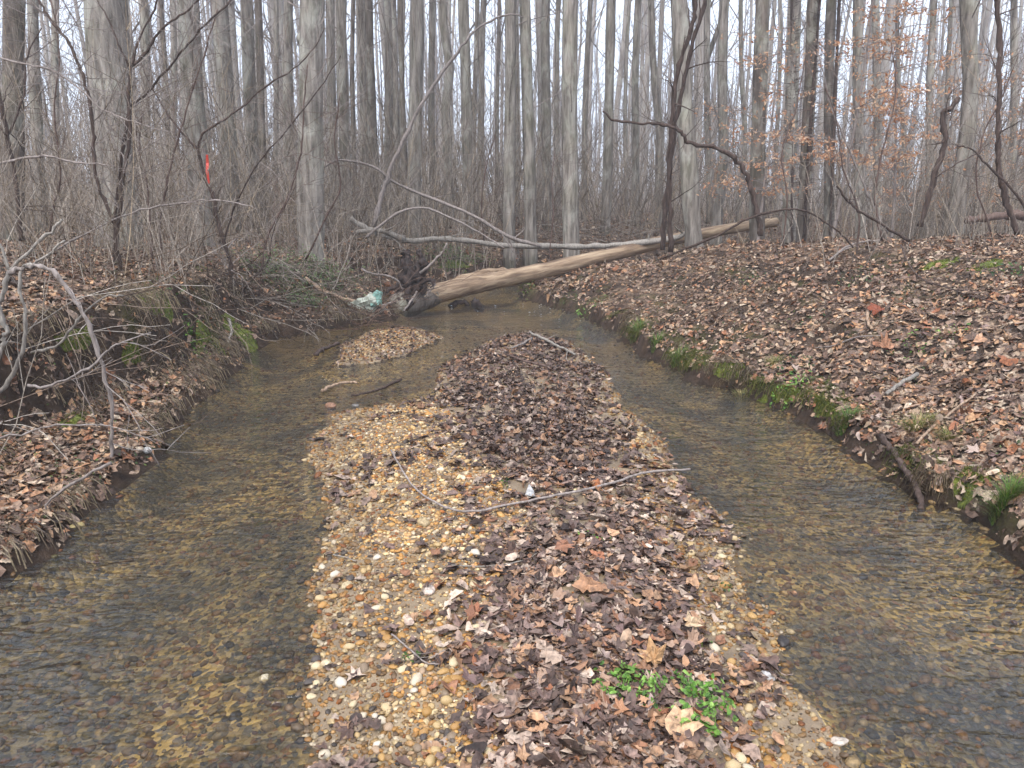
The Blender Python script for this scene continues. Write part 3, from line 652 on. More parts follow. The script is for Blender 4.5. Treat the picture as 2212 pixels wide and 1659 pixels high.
# x at the top edge, x at the foot, width there (all in the photograph's 2212 px frame), ground distance, bark, label
TREES = [
 (24, 20, 46, 11.5, 'bark_dark', 'thick dark grey trunk at the far left edge of the wood'),
 (74, 86, 26, 14, 'bark', 'knobbly grey trunk just right of the thick one at the left edge'),
 (120, 125, 16, 21, 'bark', 'slim grey tree between the knobbly trunk and the widest furrowed trunk'),
 (232, 250, 90, 11.2, 'bark', 'widest tree of the wood with furrowed grey bark, on the left bank'),
 (306, 310, 22, 19, 'bark', 'slim straight tree close to the right side of the widest furrowed trunk'),
 (352, 362, 12, 22, 'bark_dark', 'thin dark tree second to the right of the widest furrowed trunk'),
 (372, 366, 16, 24, 'bark', 'slender leaning tree left of the smooth trunk behind the taped sapling'),
 (409, 434, 50, 13, 'bark', 'stout smooth grey trunk rising straight behind the taped sapling'),
 (479, 498, 38, 16, 'bark', 'medium grey trunk to the right of the stout one behind the taped sapling'),
 (532, 556, 30, 17, 'bark', 'medium pale trunk touching a thin dark companion tree'),
 (549, 572, 17, 15.5, 'bark_dark', 'thin dark tree pressed against a medium pale trunk'),
 (592, 596, 12, 23, 'bark', 'very thin tree left of the trunk beside the knotty tree'),
 (622, 630, 24, 20, 'bark', 'slim pale tree immediately left of the knotty tree'),
 (674, 666, 56, 12.5, 'bark', 'knotty thick tree with a burl high on its trunk'),
 (713, 726, 22, 20, 'bark', 'slim tree immediately right of the knotty tree'),
 (741, 750, 26, 18, 'bark', 'straight grey trunk second to the right of the knotty tree'),
 (763, 768, 11, 25, 'bark_dark', 'very thin dark tree left of the bent sapling by the creek'),
 (783, 788, 20, 21, 'bark', 'slim tree above the tip of the leaning mossy pole'),
 (802, 810, 22, 19, 'bark_dark', 'dark slim trunk above the left end of the white log'),
 (833, 838, 19, 22, 'bark', 'slim tree behind the foot of the bent sapling'),
 (853, 857, 16, 24, 'bark', 'thin tree left of the pair of ivy flecked trunks'),
 (870, 874, 14, 18, 'bark_dark', 'thin ivy flecked dark tree left of a medium trunk behind the root plate'),
 (895, 893, 32, 16, 'bark', 'medium trunk straight behind the upturned root plate'),
 (930, 938, 16, 23, 'bark', 'thin tree crossed by the bent sapling, right of the medium trunk'),
 (962, 970, 22, 19, 'bark', 'slim tree with a kink halfway up, near the middle of the wood'),
 (1004, 1010, 26, 18, 'bark', 'straight slim trunk with open sky on both sides, left of centre'),
 (1026, 1022, 13, 27, 'bark', 'thin tree close to the right of a straight slim trunk at centre left'),
 (1048, 1036, 15, 25, 'bark', 'thin tree leaning left just before the picture centre'),
 (1072, 1078, 10, 29, 'bark_dark', 'very thin dark tree at the picture centre'),
 (1095, 1101, 28, 15.5, 'bark', 'pale trunk at the very centre whose foot shows above the far bank'),
 (1115, 1118, 10, 29, 'bark', 'very thin tree squeezed between the two pale centre trunks'),
 (1139, 1146, 30, 15.8, 'bark', 'pale trunk right of centre whose foot shows above the far bank'),
 (1184, 1182, 22, 20, 'bark', 'slim tree between the right centre pale trunk and the broad one'),
 (1207, 1204, 13, 26, 'bark', 'thin tree touching the left side of the broad brownish trunk'),
 (1232, 1238, 38, 15, 'bark', 'broad brownish grey trunk right of centre above the long log'),
 (1272, 1262, 14, 24, 'bark', 'thin leaning tree right of the broad brownish trunk'),
 (1326, 1308, 23, 19, 'bark', 'slim tree behind the tip of the arched dark vine'),
 (1357, 1352, 10, 29, 'bark', 'very thin tree right of the arched vine tip'),
 (1378, 1374, 18, 22, 'bark', 'slim tree left of the double stemmed dark sapling'),
 (1402, 1426, 17, 21, 'bark', 'bending slim tree directly left of the double stemmed dark sapling'),
 (1462, 1508, 40, 14, 'bark', 'leaning thick trunk behind the double stemmed dark sapling'),
 (1527, 1536, 16, 23, 'bark', 'thin tree right of the leaning thick trunk'),
 (1562, 1550, 23, 19, 'bark', 'crooked pale tree above the upper end of the long log'),
 (1604, 1594, 12, 25, 'bark', 'thin tree between the crooked pale tree and the brown barked trunk'),
 (1636, 1643, 33, 14.5, 'bark_dark', 'brown barked trunk behind the arch of the dark vine'),
 (1679, 1676, 10, 28, 'bark', 'very thin tree right of the brown barked trunk'),
 (1711, 1716, 29, 17, 'bark', 'pale straight trunk left of the dark shaggy trunk'),
 (1764, 1738, 27, 14.5, 'bark_dark', 'dark shaggy trunk wrapped in vine roots among orange leaves'),
 (1805, 1800, 24, 18, 'bark_dark', 'dark trunk right of the shaggy vine wrapped one'),
 (1859, 1872, 25, 18, 'bark', 'slim pale tree above the white bark chunk on the right bank'),
 (1898, 1905, 20, 20, 'bark', 'slim grey tree rising behind orange beech leaves'),
 (1940, 1950, 10, 27, 'bark', 'very thin tree left of the crooked dead stub'),
 (2015, 2004, 17, 20, 'bark', 'slim tree directly behind the crooked dead stub'),
 (2056, 2042, 11, 24, 'bark_dark', 'thin dark tree just left of the stout right hand trunk'),
 (2089, 2066, 36, 13.5, 'bark', 'stout grey trunk between the crooked stub and the tall dark sapling'),
 (2115, 2098, 14, 21, 'bark', 'thin tree leaning away right of the stout grey trunk'),
 (2196, 2204, 15, 19, 'bark', 'thin grey tree at the right edge behind the tall dark sapling'),
]
for q, (xt, xb, wpx, D, mt, lab) in enumerate(TREES):
    base = P(xb, 470, D); top = P(xt, 0, D); r = wpx * math.hypot(D, base[0]) / F / 2 * 0.95
    r = wpx * D / F / 2 * 0.95
    lean = ((top[0] - base[0]) / (top[2] - hz(base[0], D)), RS.randn() * 0.01)
    kink = (P(xb, 140, D)[2] - 1.0, 0.14, 0.5) if 'kink' in lab else ((2.4, 0.16, 1.4) if 'crooked' in lab or 'bending' in lab else None)
    t = make_tree(base[0], D, r, 16 + 7 * RS.rand() if wpx * D > 250 else 11 + 4 * RS.rand(), lab, lean, mt, None, 1.6, 16 if D < 15 else 12, 'tree', kink, 5.2 if 'leaning thick' in lab else None)
    if 'burl' in lab:
        v, f = ico(2, 5); p = P(664, 92, D) - np.array([base[0], D, hz(base[0], D)]); build('burl', v * np.array([0.15, 0.16, 0.26]) + p, f, None, M['bark'], t, None, True)
    if 'shaggy' in lab:                         # hairy climbing stem on the trunk
        a_ = Acc(); p = trunk_pts(9, lean, 0.01); p[:, 1] -= r * 0.9; tube(a_, p, 0.035, 6, None, 0.3)
        for c in range(260):
            zz = RS.rand() * 6 + 0.2; b = np.array([lean[0] * zz + RS.randn() * 0.02, -r * 0.95, zz]); d = np.array([RS.randn() * .12, -0.05 - RS.rand() * .06, -0.02 + RS.rand() * 0.08])
            tube(a_, np.array([b, b + d * 0.6, b + d]), [0.006, 0.005, 0.003], 3, None, 0, False)
        a_.out('vine', M['twig_dark'], t)
# slender trees farther back: shared shapes, each tree an object of its own
var = []
for q in range(9):
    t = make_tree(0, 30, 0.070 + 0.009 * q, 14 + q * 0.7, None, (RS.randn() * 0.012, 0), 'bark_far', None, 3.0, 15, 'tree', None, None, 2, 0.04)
    var.append([(c.name.split('.')[0], c.data) for c in t.children])
    for c in list(t.children): bpy.data.objects.remove(c)
    bpy.data.objects.remove(t)
placed = [(P(xb, 470, D)[0], D) for xt, xb, wpx, D, mt, lab in TREES]
cnt = 0; tries = 0
while cnt < 295 and tries < 9000:
    tries += 1
    D = 24 + 75 * RS.rand() ** 1.1; x = (RS.rand() * 2 - 1) * 0.74 * D
    if min((x / D - a / b) ** 2 * 900 + ((D - b) * 0.03) ** 2 for a, b in placed[-400:]) < 0.0022: continue
    placed.append((x, D)); cnt += 1
    root = empty('slender_tree', (x, D, hz(x, D)), 'slender grey tree standing far back in the hazy bare wood', 'tree', 'slender trees far back in the wood')
    s_ = 0.75 + 0.75 * RS.rand()
    for nm, me in random.choice(var):
        c = bpy.data.objects.new(nm, me); COL.objects.link(c); c.parent = root
    root.scale = (s_, s_, 0.85 + 0.35 * RS.rand()); root.rotation_euler = (RS.randn() * 0.015, RS.randn() * 0.015, RS.rand() * 6.283)
# the deep wood that reads as one mass
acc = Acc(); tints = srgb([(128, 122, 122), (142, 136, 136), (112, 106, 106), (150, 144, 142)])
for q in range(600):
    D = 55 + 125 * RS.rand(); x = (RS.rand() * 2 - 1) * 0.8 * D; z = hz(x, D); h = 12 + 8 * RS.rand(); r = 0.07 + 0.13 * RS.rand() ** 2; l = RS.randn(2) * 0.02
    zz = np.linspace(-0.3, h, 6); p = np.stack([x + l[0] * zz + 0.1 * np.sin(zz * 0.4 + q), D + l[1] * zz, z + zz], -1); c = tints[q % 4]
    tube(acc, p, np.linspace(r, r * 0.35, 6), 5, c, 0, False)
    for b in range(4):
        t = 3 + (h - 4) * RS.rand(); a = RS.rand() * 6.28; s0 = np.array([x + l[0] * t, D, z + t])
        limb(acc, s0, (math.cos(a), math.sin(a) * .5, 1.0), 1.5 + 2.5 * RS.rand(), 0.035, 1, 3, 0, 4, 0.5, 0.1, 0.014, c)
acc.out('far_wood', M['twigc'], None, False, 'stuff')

# ------------------------------------------------------------------ undergrowth: thin bare stems nobody could count
acc = Acc(); cols = srgb([(138, 126, 114), (120, 107, 96), (154, 143, 131), (102, 90, 78), (142, 131, 121), (146, 130, 110)])
def stems(n, y0, y1, hmin, hmax, rmin, side=None, dens=None, sub=3):
    ys_ = bias_y(n, y0, y1); xs_ = (RS.rand(n) * 2 - 1) * (0.73 * ys_ + 0.5)
    ok = ~inside(xs_, ys_, creek)
    if side is not None: ok &= side(xs_, ys_)
    zs_ = hgt(xs_, ys_)
    for x, y, z in zip(xs_[ok], ys_[ok], zs_[ok]):
        if -0.4 < x < 7.5 and 11.5 < y < 17.4: continue
        h = hmin + (hmax - hmin) * RS.rand() ** 1.5; c = cols[RS.randint(len(cols))] * (0.8 + 0.4 * RS.rand()); r = rmin * (0.7 + 0.8 * RS.rand())
        d = np.array([RS.randn() * 0.22, RS.randn() * 0.2, 1.0]); bend = RS.randn(3) * 0.25; t = np.linspace(0, 1, 5)[:, None]
        p = np.array([x, y, z - 0.02]) + d * h * t + bend * h * t * t
        tube(acc, p, np.linspace(r, r * 0.4, 5), 3, c, 0, False)
        for q in range(sub):
            k_ = RS.randint(1, 5); dd_ = rvec(d, 0.55); L = h * (0.2 + 0.3 * RS.rand()); tt = np.linspace(0, 1, 4)[:, None]
            tube(acc, p[k_] + dd_ * L * tt + RS.randn(3) * 0.12 * L * tt * tt, np.linspace(r * 0.6, r * 0.3, 4), 3, c, 0, False)
nearleft = lambda x, y: (x < -2.0) & (hgt(x, y) > 0.55)
stems(1700, 6.2, 12.5, 0.4, 2.6, 0.0040, nearleft, None, 4)
stems(420, 8.5, 14, 0.3, 1.9, 0.0045, lambda x, y: (x > 2.2) & (hgt(x, y) > 0.8))
stems(2400, 12.5, 17, 0.5, 3.0, 0.0056)
stems(2400, 15, 24, 0.5, 3.6, 0.0075)
stems(2600, 20, 45, 0.8, 5.0, 0.013, None, None, 2)
stems(1300, 45, 90, 1.5, 7.0, 0.028, None, None, 2)
acc.out('undergrowth', M['twigc'], None, False, 'stuff')

# ------------------------------------------------------------------ individual branches, saplings, vines
def px_curve(pl, Y=None, n=5):      # pl: (px, py, ground distance)
    return catmull([P(a, b, c) for a, b, c in pl], n)
def wobble(p, a):
    q = p.copy(); q[1:-1] += RS.randn(len(p) - 2, 3) * a; return q
def stemset(name, label, cat, stems_, mat, twigs=8, tl=0.5, group=None, base=None, tmat=None, part='stem'):
    """stems_: list of (polyline, r0, r1); first point of the first stem is the base"""
    b = np.array(base) if base is not None else P(*stems_[0][0][0]); b = np.array([b[0], b[1], max(hz(b[0], b[1]), 0)])
    root = empty(name, tuple(b), label, cat, group); tw = Acc(); nt_ = 0
    for pl, r0, r1 in stems_:
        p = wobble(px_curve(pl), 0.003 + r0 * 0.16); a = Acc(); tube(a, p, 1.3 * np.linspace(r0, r1, len(p)) * (1 + 0.13 * RS.randn(len(p))), 8, None, 0.16)
        a.out(part, M[mat], root, True, None, b)
        L = np.linalg.norm(p[-1] - p[0])
        for q in range(int(twigs * max(0.3, L / 1.5))):
            k = RS.randint(len(p) // 5, len(p) - 1); d = p[k + 1] - p[k]; d /= np.linalg.norm(d) + 1e-9
            limb(tw, p[k], rvec(d, 0.75), tl * (0.3 + 0.9 * RS.rand()), max(0.0028, r1 * 0.6), 1, 4, 0.0, 3, 0.5, 0.14, 0.0022); nt_ += 1
    if nt_: tw.out('twigs', M[tmat or mat], root, False, 'stuff', b)
    return root
def onground(px, py, *more):
    g = GH(px, py); return (px, py, g[1])
YA = GH(258, 585)[1]
def Z_(pl, Y): return [(a, b, Y) for a, b in pl]
stemset('shrub', 'bare multi stemmed shrub on the left bank in front of the widest furrowed trunk', 'shrub', [
  (Z_([(262, 588), (253, 526), (263, 399), (279, 299), (278, 200), (283, 143)], YA), 0.017, 0.012),
  (Z_([(283, 143), (293, 110), (306, 73), (333, 20), (345, -30)], YA), 0.010, 0.005),
  (Z_([(283, 143), (319, 110), (349, 63), (399, 27), (429, 0), (450, -25)], YA), 0.010, 0.005),
  (Z_([(250, 585), (248, 480), (262, 360), (279, 240), (319, 200), (389, 116), (433, 67), (499, 0)], YA + .15), 0.014, 0.006),
  (Z_([(246, 482), (213, 399), (201, 319), (200, 266), (186, 186), (171, 143), (150, 93), (110, 43), (83, 0), (70, -30)], YA - .1), 0.014, 0.009),
  (Z_([(279, 143), (255, 95), (235, 45), (210, 0)], YA), 0.007, 0.004)], 'twig_dark', 18, 0.8, None, None, 'twig_grey')
YD = GH(497, 640)[1] + 0.1
sap = stemset('taped_sapling', 'forked dark sapling on the left bank marked with a pink tape', 'sapling', [
  (Z_([(496, 660), (499, 619), (499, 572), (492, 549), (476, 492), (459, 423), (442, 383), (428, 323)], YD), 0.020, 0.014),
  (Z_([(428, 323), (399, 293), (366, 253), (346, 220), (319, 173), (300, 120)], YD), 0.010, 0.004),
  (Z_([(428, 323), (439, 289), (476, 263), (519, 233), (582, 180), (632, 150), (679, 103), (700, 60)], YD), 0.011, 0.004),
  (Z_([(484, 520), (510, 440), (560, 350), (620, 280), (690, 190), (736, 120)], YD + .2), 0.009, 0.004),
  (Z_([(496, 660), (540, 610), (580, 560), (590, 500), (640, 400)], YD + .1), 0.008, 0.003)], 'twig_dark', 15, 0.7, None, None, 'twig_grey')
tp = np.array([P(447 + a * 1.25, b, YD - 0.35) for a, b in ((-2, 334), (2, 334), (-3, 352), (2, 352), (-1, 372), (4, 370), (2, 396), (5, 396))]); tp[2:4, 1] += .02; tp[4:6, 1] -= .02
T0 = [(0, 1, 3), (0, 3, 2), (2, 3, 5), (2, 5, 4), (4, 5, 7), (4, 7, 6)]
tp2 = tp + np.array([0, 0.002, 0]); tape = build('tape', np.vstack([tp, tp2]) , T0 + [(a + 8, c + 8, b + 8) for a, b, c in T0], None, M['tape'])
tag(tape, 'pink red marking tape hanging from the forked sapling on the left bank', 'marking tape')
YB = 4.6
stemset('bleached_branch', 'bleached white branch bending down at the left edge of the picture', 'branch', [
  (Z_([(-30, 700), (0, 646), (20, 586), (60, 545), (110, 500), (133, 474)], YB), 0.012, 0.005),
  (Z_([(20, 586), (0, 530), (-20, 500)], YB), 0.008, 0.005)], 'bleached', 4, 0.3, None, (-3.2, YB, 0))
stemset('bleached_branch', 'bleached curving branch beside the left edge, right of the whitest one', 'branch', [
  (Z_([(-20, 870), (0, 849), (33, 799), (50, 745), (55, 679), (43, 629), (50, 579), (90, 560), (140, 520)], YB - .1), 0.011, 0.005)], 'bleached', 5, 0.3, None, (-3.1, YB, 0))
stemset('bleached_branch', 'short bleached bow of wood cut off by the left edge of the picture', 'branch', [
  (Z_([(-12, 640), (10, 699), (10, 732), (0, 762), (-15, 800)], YB - .25), 0.012, 0.008)], 'bleached', 1, 0.2, None, (-3.1, YB, 0))
stemset('thin_branch', 'thin pale branch sweeping over the dark undercut of the left bank', 'branch', [
  (Z_([(67, 762), (126, 745), (160, 699), (186, 672), (233, 639), (266, 639)], YB + .1), 0.007, 0.004)], 'bleached', 3, 0.3, None, (-3, YB, 0))
stemset('arched_branch', 'long brown arched branch reaching from the left bank down to the water', 'branch', [
  (Z_([(20, 590), (60, 578), (106, 579), (146, 626), (186, 686), (213, 765), (226, 822), (240, 865), (240, 930), (240, 992), (243, 1060)], 4.2), 0.011, 0.006)], 'twig_grey', 7, 0.45, None, (-2.9, 4.5, 0), 'twig_grey')
stemset('thin_branch', 'thin grey branch crossing the brown arched branch low on the left bank', 'branch', [
  (Z_([(60, 832), (110, 832), (193, 795), (230, 760), (266, 739), (326, 719)], 4.1), 0.007, 0.003)], 'twig_grey', 5, 0.3, None, (-2.9, 4.2, 0))
stemset('thin_branch', 'long thin twig lying across the leaves at the lower left edge', 'branch', [
  (Z_([(-10, 945), (60, 935), (120, 920), (200, 918), (240, 920)], 3.9), 0.005, 0.003)], 'twig_grey', 5, 0.3, None, (-2.9, 4.0, 0))
stemset('thin_branch', 'twig curving into the water edge at the lower left', 'branch', [
  (Z_([(240, 1000), (180, 1030), (120, 1070), (95, 1110), (95, 1150), (108, 1170)], 3.45), 0.006, 0.003)], 'twig_grey', 4, 0.25, None, (-2.4, 3.5, 0))
stemset('arched_vine', 'long thin vine arching low in front of the wood on the left bank', 'vine', [
  (Z_([(60, 585), (120, 540), (183, 506), (283, 459), (383, 439), (466, 432), (545, 446)], YA - .6), 0.008, 0.004)], 'twig_grey', 4, 0.4)
stemset('sapling', 'dark crooked sapling at the left edge in front of the thick trunk', 'sapling', [
  (Z_([(45, 520), (40, 466), (30, 359), (13, 283), (0, 213), (-15, 150)], 7.6), 0.017, 0.012),
  (Z_([(20, 290), (50, 205), (60, 120), (90, 60)], 7.6), 0.008, 0.004)], 'twig_dark', 10, 0.6)
stemset('bare_branch', 'long bare branch slanting across the upper left corner to the shrub', 'branch', [
  (Z_([(-20, 120), (60, 140), (120, 155), (180, 200), (220, 235), (290, 262), (380, 290)], 6.5), 0.007, 0.003)], 'twig_grey', 10, 0.5, None, (-4, 6.5, 1))
stemset('bare_branch', 'nearly level bare branch at mid height by the left edge', 'branch', [
  (Z_([(-10, 355), (60, 340), (110, 338), (160, 350), (246, 358)], 6.8), 0.010, 0.004)], 'twig_grey', 6, 0.4, None, (-4, 6.8, 1))
for (pl, Y, r, lab) in [
  ([(105, 545), (112, 470), (130, 380), (118, 250), (128, 120), (110, 0)], 8.6, 0.010, 'thin bare shrub stem left of the widest furrowed trunk'),
  ([(330, 560), (322, 470), (318, 400), (303, 330), (307, 240)], 7.8, 0.008, 'dark whippy shoot right of the multi stemmed shrub'),
  ([(352, 560), (345, 480), (360, 400), (375, 330), (402, 240), (440, 120), (470, 20)], 8.3, 0.010, 'dark slanting shoot between the multi stemmed shrub and the taped sapling'),
  ([(560, 640), (575, 520), (620, 430), (650, 330), (656, 240), (664, 140)], 9.2, 0.011, 'ragged dark stem right of the taped sapling in front of the knotty tree'),
  ([(660, 560), (700, 480), (735, 400), (722, 300), (735, 200)], 10, 0.010, 'bare curved shoot right of the knotty tree'),
  ([(1046, 520), (1040, 440), (1050, 360), (1070, 290)], 13.5, 0.010, 'thin dark shoot in front of the centre trunks'),
  ([(1185, 560), (1195, 470), (1192, 400), (1198, 330)], 13.8, 0.010, 'thin dark shoot behind the middle of the long log'),
  ([(1690, 540), (1700, 430), (1690, 330), (1720, 230), (1740, 120)], 11, 0.011, 'thin grey shoot on the right bank under the orange leaves'),
  ([(1850, 560), (1855, 460), (1820, 360), (1810, 270), (1780, 180)], 9.5, 0.010, 'bare shoot left of the white bark chunk'),
  ([(1905, 520), (1890, 430), (1905, 330), (1935, 200), (1925, 90)], 10, 0.012, 'grey shrub stem right of the white bark chunk'),
  ([(2140, 500), (2110, 400), (2120, 300), (2160, 220), (2200, 120)], 9.2, 0.009, 'slanting bare shoot left of the tall dark sapling')]:
    stemset('shoot', lab, 'shrub', [(Z_(pl, Y), r, r * 0.45)], 'twig_brown', 14, 0.7)
stemset('bent_sapling', 'bent pale sapling arching up to the right behind the root plate', 'sapling', [
  (Z_([(806, 490), (829, 409), (846, 359), (892, 260), (936, 183), (989, 113), (1035, 60), (1095, 32), (1130, 38)], 13.2), 0.032, 0.008)], 'twig_grey', 8, 0.7)
stemset('leaning_pole', 'leaning mossy pole slanting down to the white log', 'branch', [
  (Z_([(700, 362), (736, 346), (803, 359), (862, 399), (969, 443), (1035, 472), (1095, 509), (1169, 532)], 13.4), 0.013, 0.024)], 'twig_grey', 4, 0.5)
stemset('arched_pole', 'thin grey pole arching behind the root plate to the white log', 'branch', [
  (Z_([(793, 512), (836, 476), (869, 456), (916, 449), (969, 469), (1035, 502), (1089, 536)], 13.1), 0.018, 0.011)], 'twig_grey', 4, 0.5)
stemset('white_log', 'long thin whitish log lying across the creek behind the big log', 'log', [
  (Z_([(756, 472), (790, 492), (819, 504), (876, 519), (969, 516), (1055, 526), (1135, 532), (1268, 532), (1345, 528), (1468, 512), (1503, 478)], 14.2), 0.040, 0.040),
  (Z_([(769, 502), (819, 497), (876, 516)], 14.15), 0.03, 0.04)], 'bleached', 2, 0.5, None, (0, 14.2, .8))
stemset('double_sapling', 'double stemmed dark sapling leaning right in front of the leaning thick trunk', 'sapling', [
  (Z_([(1448, 545), (1448, 480), (1445, 366), (1451, 266), (1461, 166), (1478, 110), (1492, 67), (1502, 20), (1506, -25)], 10.6), 0.030, 0.022),
  (Z_([(1431, 540), (1434, 470), (1440, 416), (1456, 290), (1479, 167), (1499, 87), (1522, 10), (1530, -20)], 10.8), 0.028, 0.020)], 'twig_dark', 4, 0.6)
stemset('arched_vine', 'thick dark vine arching from the right bank to a level tip', 'vine', [
  (Z_([(1643, 510), (1640, 480), (1626, 422), (1613, 378), (1586, 341), (1539, 318), (1485, 308), (1472, 286), (1448, 273), (1401, 266), (1331, 261), (1302, 240)], 10.2), 0.030, 0.010)], 'twig_dark', 4, 0.5)
stemset('dead_stub', 'crooked dead stub with a bent broken top on the right bank', 'sapling', [
  (Z_([(1987, 490), (2008, 422), (2021, 368), (2036, 330), (2041, 290), (2038, 244), (2054, 234), (2071, 211)], 9.4), 0.026, 0.022)], 'twig_dark', 2, 0.4)
stemset('tall_sapling', 'tall straight dark sapling near the right edge of the wood', 'sapling', [
  (Z_([(2196, 505), (2180, 450), (2165, 402), (2158, 350), (2156, 301), (2158, 200), (2160, 100), (2155, 0), (2154, -30)], 9.2), 0.025, 0.020)], 'twig_dark', 4, 0.7)
stemset('arched_vine', 'thin vine arching over the upper end of the long log', 'vine', [
  (Z_([(1425, 560), (1549, 509), (1616, 472), (1680, 455), (1723, 452), (1773, 472), (1820, 509), (1843, 535)], 9.0), 0.010, 0.008)], 'twig_dark', 4, 0.4)
stemset('slanting_branch', 'dark branch slanting down to the right bank below the white bark chunk', 'branch', [
  (Z_([(1807, 402), (1830, 432), (1857, 455), (1910, 488), (1964, 520)], 8.6), 0.010, 0.012)], 'twig_dark', 3, 0.4)
stemset('bare_sapling', 'thin bare sapling leaning left out of the right bank by the bark chunk', 'sapling', [
  (Z_([(1905, 490), (1897, 469), (1873, 418), (1847, 355), (1813, 274), (1790, 210), (1770, 120)], 10), 0.013, 0.005)], 'twig_grey', 10, 0.6)
stemset('arched_vine', 'hooked vine arching out of the right edge of the picture', 'vine', [
  (Z_([(2260, 520), (2212, 445), (2181, 402), (2131, 355), (2098, 321), (2068, 316)], 8.0), 0.012, 0.006),
  (Z_([(2020, 385), (2068, 352), (2115, 330), (2135, 310)], 8.2), 0.006, 0.004)], 'twig_dark', 4, 0.4)
stemset('rotten_snag', 'short orange brown rotten snag left of the brown barked trunk', 'tree stump', [
  (Z_([(1556, 480), (1552, 440), (1545, 400), (1550, 355)], 19.5), 0.055, 0.03)], 'stick', 0)
g = GH(1995, 300) ; 
# loose sticks lying on things: laid on the ground where they are seen
def lying(name, label, pxs, r0, r1, mat, up=0.0, twigs=0, tl=.15, cat='stick'):
    p = np.array([GH(a, b) for a, b in pxs]); p[:, 2] = np.maximum(p[:, 2], 0) + r0 * 0.8 + up; p = catmull(p, 5)
    root = empty(name, tuple(p[0]), label, cat); a = Acc(); tube(a, wobble(p, r0 * 0.3), np.linspace(r0, r1, len(p)), 7, None, 0.14); a.out('stem', M[mat], root, True, None, p[0])
    if twigs:
        tw = Acc()
        for q in range(twigs):
            k = RS.randint(1, len(p) - 1); d = p[k + 1] - p[k]; d = rvec(d / np.linalg.norm(d), 0.6); d[2] = abs(d[2]) * .5
            limb(tw, p[k], d, tl * (0.4 + RS.rand()), r1 * 0.6, 0, 4, 0, 2, .5, .15, .001)
        tw.out('twigs', M[mat], root, False, 'stuff', p[0])
lying('bent_stick', 'long thin bowed stick lying across the leaves and pebbles of the gravel bar', [(845, 985), (870, 1030), (905, 1075), (960, 1108), (1020, 1120), (1100, 1105), (1200, 1085), (1250, 1075), (1330, 1055), (1400, 1035), (1490, 1030)], 0.005, 0.008, 'twig_grey', 0.03)
lying('twig', 'thin pale twig lying left of the leaves halfway down the gravel bar', [(975, 1228), (1050, 1232), (1130, 1218), (1160, 1205)], 0.0035, 0.003, 'bleached', 0.012)
lying('twig', 'small forked twig on the pebbles near the bottom of the gravel bar', [(846, 1378), (880, 1408), (920, 1440), (950, 1452)], 0.0035, 0.0025, 'twig_grey', 0.012, 3, 0.16)
lying('twig', 'short pale twig on the pebbles at the upper left of the gravel bar', [(720, 1205), (745, 1212), (770, 1222)], 0.003, 0.002, 'bleached', 0.01)
lying('twig', 'dark short twig pointing at the camera above the bowed stick', [(802, 1012), (798, 1040), (800, 1062)], 0.006, 0.004, 'twig_dark', 0.01)
lying('stick', 'pale forked stick on the leafy tip of the gravel bar, right side', [(1145, 729), (1185, 749), (1215, 765), (1242, 779)], 0.016, 0.012, 'bleached', 0.05, 3, 0.3)
lying('stick', 'grey stick slanting left on the leafy tip of the gravel bar', [(1149, 742), (1125, 756), (1105, 765)], 0.014, 0.01, 'twig_grey', 0.05)
lying('stick', 'darker stick below the pale forked one on the tip of the gravel bar', [(1089, 775), (1130, 790), (1182, 804)], 0.013, 0.009, 'twig_brown', 0.04, 2, .2)
lying('stick', 'dark knobbly stick lying in the water left of the small gravel island', [(680, 772), (695, 763), (715, 754), (733, 748)], 0.022, 0.018, 'twig_dark', 0.005)
lying('stick', 'curved brown stick in the shallows above the left part of the gravel bar', [(696, 852), (722, 840), (753, 834), (772, 836)], 0.016, 0.011, 'stick', 0.008)
lying('stick', 'thin dark stick with its long shadow as one solid piece, in the shallows beside the curved brown one', [(759, 862), (785, 856), (813, 849), (840, 838), (866, 826)], 0.009, 0.014, 'twig_dark', 0.008)  # thin left end is the stick's shadow, modelled as dark wood
lying('stick', 'thick pale peeled stick on the leaves in the middle of the right bank', [(1913, 863), (1945, 842), (1980, 821)], 0.014, 0.017, 'bleached', 0.03)
lying('stick', 'long pale stick slanting up the right bank above the grass tufts', [(1978, 975), (2009, 945), (2055, 905), (2106, 865)], 0.009, 0.007, 'stick', 0.04)
lying('stick', 'long thin dark twig trailing over the right bank to the picture edge', [(1945, 540), (1962, 585), (1990, 615), (2039, 635), (2110, 660), (2212, 690)], 0.008, 0.005, 'twig_dark', 0.05, 5, .25)
lying('stick', 'grey forked stick on the crest of the right bank below the vine', [(1791, 571), (1833, 540), (1870, 530), (1900, 528)], 0.014, 0.010, 'twig_grey', 0.04, 3, .3)
lying('bark_strip', 'curled pale strip of bark standing in the leaves of the right bank', [(1872, 684), (1874, 705), (1882, 722)], 0.014, 0.012, 'stick', 0.03, cat='bark')
lying('stick', 'thin straight twig lying flat above the mossy edge of the right bank', [(1760, 762), (1800, 755), (1850, 738), (1905, 735)], 0.005, 0.004, 'twig_grey', 0.03)
lying('stick', 'small forked dry twig standing on the bare patch of the right bank', [(1435, 660), (1445, 640), (1475, 650), (1480, 640)], 0.006, 0.004, 'twig_brown', 0.03, 3, .2)
lying('stick', 'wet stick slanting down the left bank to the water by the root plate', [(660, 612), (700, 640), (740, 655), (770, 662)], 0.03, 0.024, 'stick', 0.04)
stemset('root', 'bare black and white root hanging at the undercut of the right bank', 'root', [
  ([(1905, 940, 4.45), (1930, 975, 4.3), (1955, 1016, 4.1), (1975, 1045, 3.95), (1985, 1070, 3.8), (1990, 1100, 3.72)], 0.016, 0.012)], 'twig_dark', 1, .1)
